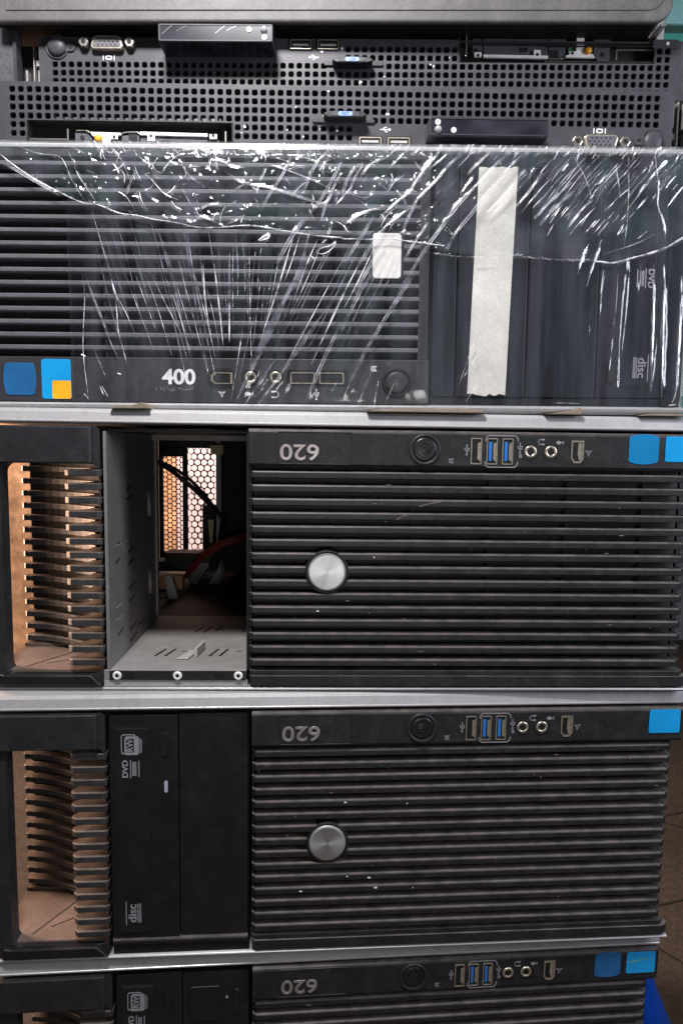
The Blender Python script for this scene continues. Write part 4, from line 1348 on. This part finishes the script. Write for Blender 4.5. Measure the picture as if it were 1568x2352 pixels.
STROKES = [
('E',2.6,(-772,-267,-744,-244,-702,-216,-654,-191,-615,-172,-582,-159,-557,-160,-523,-146,-504,-139,-465,-136,-436,-128,-387,-123,-338,-111,-289,-111,-225,-118,-191,-115,-146,-107,-92,-99,-43,-94,-10,-93)),
('E',2.2,(-10,-90,19,-90,59,-89,98,-93,138,-86,187,-81,222,-77)),
('E',1.2,(187,-63,247,-54,296,-52,336,-57,385,-60,410,-53,484,-49,558,-50)),
('E',3.4,(559,-47,584,-45,603,-42,647,-55,696,-68,730,-82,751,-96,762,-102)),
('S',1.6,(-742,-290,-714,-276,-680,-264,-637,-264,-623,-243,-614,-215,-600,-192,-584,-166)),
('S',1.4,(-624,-284,-606,-248,-599,-224,-576,-190,-557,-162)),
('D',2,(-763,-248,-730,-228,-702,-212,-668,-193,-635,-176)),
('S',1,(-612,-282,-578,-266)),
('S',1,(-579,-232,-560,-225)),
('S',1,(-549,-285,-535,-253)),
('S',1,(-529,-285,-501,-258,-487,-226,-480,-207)),
('S',1.3,(-522,-192,-493,-179,-479,-160,-472,-141)),
('S',1.4,(-518,-267,-501,-270,-516,-239)),
('S',1.4,(-462,-263,-433,-240,-418,-263)),
('S',1.6,(-451,-228,-429,-208,-405,-180,-376,-171)),
('S',1.2,(-429,-205,-439,-191,-464,-188)),
('S',1.6,(-409,-231,-389,-257,-360,-273)),
('S',1.4,(-370,-250,-351,-222,-329,-206)),
('S',1.2,(-376,-213,-356,-220,-360,-241)),
('S',1,(-371,-199,-356,-176,-345,-157)),
('S',1.6,(-307,-255,-282,-260,-258,-242,-229,-240)),
('D',2.2,(-273,-237,-249,-214,-210,-203,-161,-198,-102,-178,-44,-164,-34,-162)),
('S',1.2,(-264,-186,-224,-207,-198,-222)),
('D',2,(-328,-150,-308,-162,-278,-162)),
('D',2,(-335,-124,-328,-138,-289,-123)),
('S',1,(-264,-158,-244,-170)),
('S',1,(-274,-143,-254,-151)),
('S',1,(-269,-118,-240,-130)),
('S',1,(-239,-153,-225,-153)),
('D',2,(-190,-149,-171,-187,-156,-206,-132,-243,-122,-271)),
('D',2,(-98,-185,-83,-220,-68,-253,-40,-279)),
('S',1.3,(-185,-252,-146,-241,-93,-223,-44,-202,-10,-188)),
('S',1.3,(-122,-269,-68,-258,-11,-240)),
('S',1.1,(-166,-266,-122,-252,-88,-237)),
('D',2.4,(-83,-141,-54,-178,-29,-221,-11,-258)),
('D',2,(-56,-127,-48,-160,-29,-202,-11,-235)),
('D',3.5,(-156,-33,-146,-52,-122,-95,-100,-124,-83,-143)),
('D',2,(-41,-98,-29,-129)),
('S',3.2,(-198,-84,-186,-93,-171,-100,-173,-90,-196,-83)),
('S',2.2,(-82,-55,-70,-46)),
('S',1.8,(-68,-62,-55,-70,-33,-75,-21,-87,-28,-70,-48,-56,-65,-58,-68,-62)),
('S',2,(-53,-80,-43,-89)),
('D',2.2,(-11,-172,-2,-212,18,-245,37,-252)),
('D',1.8,(37,-252,18,-221,4,-184)),
('D',2,(30,-222,42,-240,61,-257,88,-266)),
('D',1.8,(93,-242,115,-262,134,-283)),
('D',1.6,(149,-272,163,-290)),
('S',1.4,(-11,-198,13,-186,40,-177,62,-187)),
('D',2.4,(-10,-127,4,-125,28,-144,63,-156,90,-156)),
('S',1,(13,-182,33,-170,53,-156)),
('S',1,(62,-217,86,-201,111,-180)),
('D',2.4,(73,-126,82,-142,112,-171,145,-195,150,-209,174,-242,202,-274,207,-288)),
('D',2.4,(127,-110,146,-152,160,-181,199,-216,222,-247,260,-280)),
('D',1.8,(183,-242,207,-260,231,-282)),
('D',2.4,(-10,-27,15,-66,44,-109,63,-142)),
('D',2.4,(30,-30,54,-71,88,-119,122,-143,148,-166)),
('D',2,(133,-48,152,-81,176,-115,183,-129)),
('D',2.4,(21,31,45,-13,69,-62,84,-81)),
('D',2.8,(117,30,154,-29,187,-82,216,-120,254,-172,292,-210,329,-252,362,-281)),
('D',2.8,(227,-69,245,-106,279,-144,302,-177,340,-220,378,-267,401,-281)),
('S',1.3,(247,-245,280,-280)),
('D',1.8,(269,-231,304,-266,323,-285)),
('D',2.6,(313,-149,351,-183,393,-239,400,-242)),
('S',1.3,(342,-173,375,-211,403,-235)),
('D',2,(376,-159,405,-192,437,-237)),
('S',1.6,(392,-150,429,-198,457,-226)),
('S',1.6,(416,-160,444,-189)),
('D',1.8,(422,-139,459,-179,502,-217)),
('D',1.8,(434,-124,470,-165,507,-198)),
('S',1.4,(452,-101,466,-127)),
('S',1.6,(456,-127,484,-170)),
('S',1.6,(490,-142,518,-170)),
('D',1.4,(498,-123,533,-166,552,-180)),
('S',1.6,(502,-104,525,-132,560,-166)),
('S',1.4,(526,-123,548,-156)),
('S',1.2,(576,-154,611,-188,646,-218)),
('S',0.9,(552,-194,617,-260)),
('S',1.3,(504,-273,525,-240,541,-208,550,-175)),
('S',1.1,(598,-255,606,-223,614,-180)),
('S',1,(626,-81,631,-124,631,-200,626,-274)),
('S',1,(684,-284,691,-242,698,-210,695,-172,712,-139,720,-87)),
('S',0.9,(672,-237,680,-265)),
('S',1.4,(655,-96,676,-113)),
('S',0.8,(580,-62,656,-86,699,-110)),
('S',1,(138,-86,167,-85,187,-83)),
('S',1.6,(584,-28,581,1,580,26)),
('S',1.3,(632,-19,634,25)),
('S',3,(720,-42,723,-10,726,24)),
('S',2.6,(761,-20,764,24)),
('S',1.6,(-594,-7,-590,41,-597,114,-599,172,-589,271)),
('F',5,(-589,-7,-573,41,-554,89,-536,142,-519,177)),
('S',1.2,(-573,41,-554,89,-536,142,-519,177)),
('S',3,(-530,2,-523,31,-516,50)),
('S',1.4,(-523,31,-519,69,-518,118,-506,157,-497,206)),
('S',1.2,(-523,31,-499,74,-471,142)),
('S',1,(-497,-8,-479,45,-450,122,-434,171)),
('S',1,(-475,-8,-449,64,-430,117)),
('S',1.2,(-453,-8,-429,54,-396,170)),
('S',0.9,(-438,-9,-409,54,-371,126)),
('S',1.3,(-408,-9,-389,44,-370,102,-354,170)),
('S',0.9,(-389,-9,-365,73,-346,136)),
('S',1.6,(-339,-5,-325,53,-306,130,-297,174)),
('S',1,(-315,16,-298,86,-286,155)),
('S',2.6,(-263,47,-264,140)),
('F',5,(-262,-58,-263,-10,-264,135)),
('S',1.2,(-581,143,-562,187,-548,221)),
('S',1.4,(-563,241,-554,261)),
('S',2,(-599,259,-589,271)),
('S',1.2,(-558,241,-544,266)),
('S',2.2,(-522,212,-512,215)),
('S',2,(-604,170,-592,175)),
('S',1.1,(-226,62,-247,194,-262,273)),
('S',1.1,(-201,61,-232,174,-242,223)),
('F',12,(-107,-22,-146,61,-191,149,-247,268)),
('F',8,(-82,-108,-102,-12,-146,61)),
('D',3,(-8,93,-51,182,-91,277)),
('F',6,(-9,16,-72,104,-126,183,-197,278)),
('S',0.9,(-82,118,-106,168)),
('D',1.6,(-126,183,-197,278)),
('F',5,(-156,173,-227,278)),
('S',1.6,(-232,263,-212,253,-227,278)),
('D',3,(-8,113,11,69,35,20,60,-14)),
('D',3,(32,181,62,132,91,83,154,-14)),
('F',5,(-7,271,37,176,91,83)),
('S',1.2,(31,280,38,265)),
('F',3,(31,280,68,186)),
('F',4,(69,280,78,215)),
('S',1,(92,280,118,220)),
('S',1.3,(262,234,274,199,297,127)),
('S',1.3,(274,214,288,189,303,164)),
('S',1.2,(281,268,310,223)),
('S',1.6,(581,78,581,10,587,-19)),
('S',1,(616,68,617,24,617,-19)),
('S',1.4,(634,0,634,-19)),
('F',7,(724,-20,724,77,732,254)),
('F',5,(697,-44,702,77,706,244)),
('F',5,(761,-20,763,52,765,174,764,244,756,269)),
('S',1.2,(760,174,767,244,756,269)),
('S',2,(748,274,771,271)),
('S',1.2,(473,270,548,271)),
('F',4,(525,-18,529,-47,547,-85)),
('F',4,(546,11,559,-47,576,-95)),
]


def fan_line(rnd):
    """one long tension line: leaning right on the left side, upright near the pinch, leaning left beyond it"""
    u = rnd.uniform(-600, 130)
    va = arc_v(u) + rnd.choice((3, 3, 20, 80))
    vb = rnd.uniform(va + 90, 272)
    s = .27 if u < -420 else (.27 * (-230 - u) / 190 if u < -230 else max(-.5, -.62 * (u + 230) / 250))
    s += rnd.uniform(-.05, .05)
    b = rnd.uniform(-5, 5)
    return [(u, va), (u + s * (vb - va) * .5 + b, (va + vb) / 2), (u + s * (vb - va), vb)]


def film_sheet(name, m, u0, u1, v0, v1, upper):
    st = 1.9
    nu, nv = int((u1 - u0) / st), int((v1 - v0) / st)
    U, V = np.meshgrid(u0 + st * np.arange(nu), v0 + st * np.arange(nv), indexing='ij')
    R = np.zeros_like(U)
    for kind, wd, flat in STROKES:
        P = list(zip(flat[::2], flat[1::2]))
        if kind != 'E':
            splat(R, u0, v0, st, P, .9 + wd * .5, {'S': 2.0, 'D': 1.6 + wd, 'F': 1.5 + wd * .7}[kind])
    rnd = random.Random(8 if upper else 9)
    if upper:      # crumpled slack on the left, diagonal tension lines on the right
        for _ in range(520):
            u, v = rnd.uniform(-930, 250), -284 + 195 * rnd.random() ** 1.5
            a, l = rnd.choice((.7, 1.1, 2.2, 1.8, .1, 2.6)) + rnd.uniform(-.4, .4), rnd.uniform(8, 46)
            b = a + rnd.uniform(-.9, .9)
            P = [(u, v), (u + l * .5 * math.cos(a), v + l * .5 * math.sin(a)), (u + l * .5 * (math.cos(a) + math.cos(b)), v + l * .5 * (math.sin(a) + math.sin(b)))]
            splat(R, u0, v0, st, P, rnd.uniform(.8, 3.2), rnd.uniform(1.8, 4.5))
        for i in range(70):
            u, v, l = rnd.uniform(250, 800), rnd.uniform(-284, -200), rnd.uniform(50, 170)
            splat(R, u0, v0, st, [(u, v), (u - l * .35, v + l * .38), (u - l * .62, v + l * .78)], rnd.uniform(.6, 2.6), rnd.uniform(1.8, 4))
        W = -12 - R + 2.5 * waves(U, V, 4, 150) + .8 * waves(U, V, 5, 45)
    else:          # long creases fanning to the pinch, hanging pleats on the right
        for i in range(120):
            splat(R, u0, v0, st, fan_line(rnd), rnd.uniform(.7, 3.2), rnd.uniform(1.6, 5))
        for i in range(13):
            u = rnd.uniform(560, 800)
            va, l = rnd.uniform(-80, 0), rnd.uniform(120, 330)
            splat(R, u0, v0, st, [(u, va), (u - 4, va + l * .5), (u - rnd.uniform(2, 16), min(268, va + l))], rnd.uniform(1, 3), rnd.uniform(2.5, 7))
        W = -7 - R + 1.6 * waves(U, V, 6, 170) + .4 * waves(U, V, 7, 40)
    k = np.clip((V - v0) / 16, 0, 1)
    W = -5.5 * (1 - k) + W * k
    if not upper:
        k2 = np.clip((272 - V) / 30, 0, 1)
        W = -5.5 * (1 - k2) + W * k2
    W += np.where(U > 782, np.maximum(U - 782, 0) ** 1.5 * .6, 0)
    mb = MB()
    lip = [(160, -303), (60, -302.5), (8, -302.2), (-3, -300), (-5.5, -295)]
    n = nv + len(lip)
    for i in range(nu):
        u = float(U[i, 0])
        mb.v += [(u, w, v) for w, v in lip]
        mb.v += [(u, float(W[i, j]), float(V[i, j])) for j in range(nv)]
    for i in range(nu - 1):
        va = arc_v(float(U[i, 0])) + 3 * noise.noise(Vector((float(U[i, 0]) * .05, 0, 0)))
        for j in range(n - 1):
            if upper and j >= len(lip) and v0 + st * (j - len(lip)) > va:
                break
            a = i * n + j
            mb.f.append((a, a + 1, a + n + 1, a + n))
    return mb.build(name, m, wrap, smooth=True)


film_sheet('film_sheet', FILM1, -628, 814, -288, 281, False)
film_sheet('film_flap', FILM2, -940, 806, -286, -38, True)


def film_creases():
    rnd = random.Random(3)
    br, fo, ed = MB(), MB(), MB()
    for kind, wd, flat in STROKES:
        P = list(zip(flat[::2], flat[1::2]))
        b = -17 if min(p[1] for p in P) < -60 else -14
        if kind == 'S':
            crease(br, P, wd * 1.5, 2, rnd, 0, b)
        elif kind == 'D':
            crease(br, P, 1.5, 1.6, rnd, wd * 1.0, b)
            crease(br, P, 1.3, 1.6, rnd, -wd * 1.0, b)
            crease(fo, P, wd * 2.2, 2, rnd, 0, b + .5)
        elif kind == 'F':
            crease(fo, P, wd * 1.9, 3, rnd, 0, b, .5)
        elif kind == 'E':
            crease(ed, P, wd * 1.5, 3, rnd, 0, -17, .02)
            Q = resample(P, 6)
            for i in range(len(Q) - 1):
                if rnd.random() < .75:
                    u, v = Q[i]
                    a = rnd.uniform(-.9, .9)
                    l = rnd.uniform(3, 8)
                    crease(ed, [(u, v + rnd.uniform(-2, 2)), (u + l * math.cos(a), v + l * math.sin(a))], rnd.uniform(.8, 2.0), 2, rnd, 0, -19)
    # short chaotic wrinkles in the slack part under the lip
    for _ in range(120):
        u = rnd.uniform(-560, 190)
        va = arc_v(u)
        v = -278 + (va + 278) * rnd.random() ** 1.5
        a = rnd.choice((.7, 1.1, 2.2, 1.8, -.3, 2.6)) + rnd.uniform(-.4, .4)
        l = rnd.choice((5, 8, 12, 18, 30, 46)) * rnd.uniform(.8, 1.2)
        bend = rnd.uniform(-.9, .9)
        P = [(u, v), (u + l * .5 * math.cos(a), v + l * .5 * math.sin(a)), (u + l * .5 * (math.cos(a) + math.cos(a + bend)), v + l * .5 * (math.sin(a) + math.sin(a + bend)))]
        if P[-1][1] < arc_v(P[-1][0]) - 4 and P[-1][1] > -283:
            crease(br, P, rnd.uniform(1.4, 4.2), 2, rnd, 0, -18)
            if l > 16 and rnd.random() < .6:
                crease(br, P, 1.1, 2, rnd, rnd.uniform(3, 5), -18)
    # tight little pleats right under the silver lip, all the way along
    for i in range(420):
        u = -590 + 1370 * rnd.random()
        lean = .9 if u < 100 else (2.3 if u < 420 else 2.2)
        a = lean + rnd.uniform(-.3, .3)
        l = rnd.uniform(6, 22)
        v = -299 + rnd.random() ** 2 * 22
        crease(br, [(u, v), (u + l * math.cos(a), v + l * math.sin(a))], rnd.uniform(.9, 1.8), 1.6, rnd, 0, -9 if v < -286 else -15)
    # parallel diagonal tension lines on the right
    for i in range(46):
        u = 420 + i * 7.4 + rnd.uniform(-4, 4)
        v = -270 + rnd.uniform(-6, 30)
        l = rnd.uniform(40, 130)
        P = [(u, v), (u - l * .35, v + l * .38), (u - l * .62, v + l * .78)]
        crease(br if rnd.random() < .35 else fo, P, rnd.uniform(.8, 1.6), 1.5, rnd, 0, -17)
    for i in range(16):
        u = 470 + i * 11 + rnd.uniform(-3, 3)
        v = -165 + i * 2 + rnd.uniform(-14, 14)
        l = rnd.uniform(16, 44)
        crease(br, [(u, v), (u - l * .6, v + l * .75)], rnd.uniform(1.2, 2.2), 1.6, rnd, 0, -17)
    # faint tension lines fanning to the pinch at the bottom
    for i in range(70):
        P = fan_line(rnd)
        if P[0][1] > arc_v(P[0][0]) and P[-1][1] < 268 and -620 < P[0][0]:
            crease(fo if rnd.random() < .72 else br, P, rnd.uniform(.9, 4.5) if i % 3 else 1.0, 1.5, rnd, 0, -13)
    br.build('creases', CRS, wrap, smooth=False)  # ribbons whose white paints the glint on each crease
    fo.build('folds', FOLD, wrap, smooth=False)
    ed.build('torn_edge', CRS, wrap, smooth=False)


film_creases()
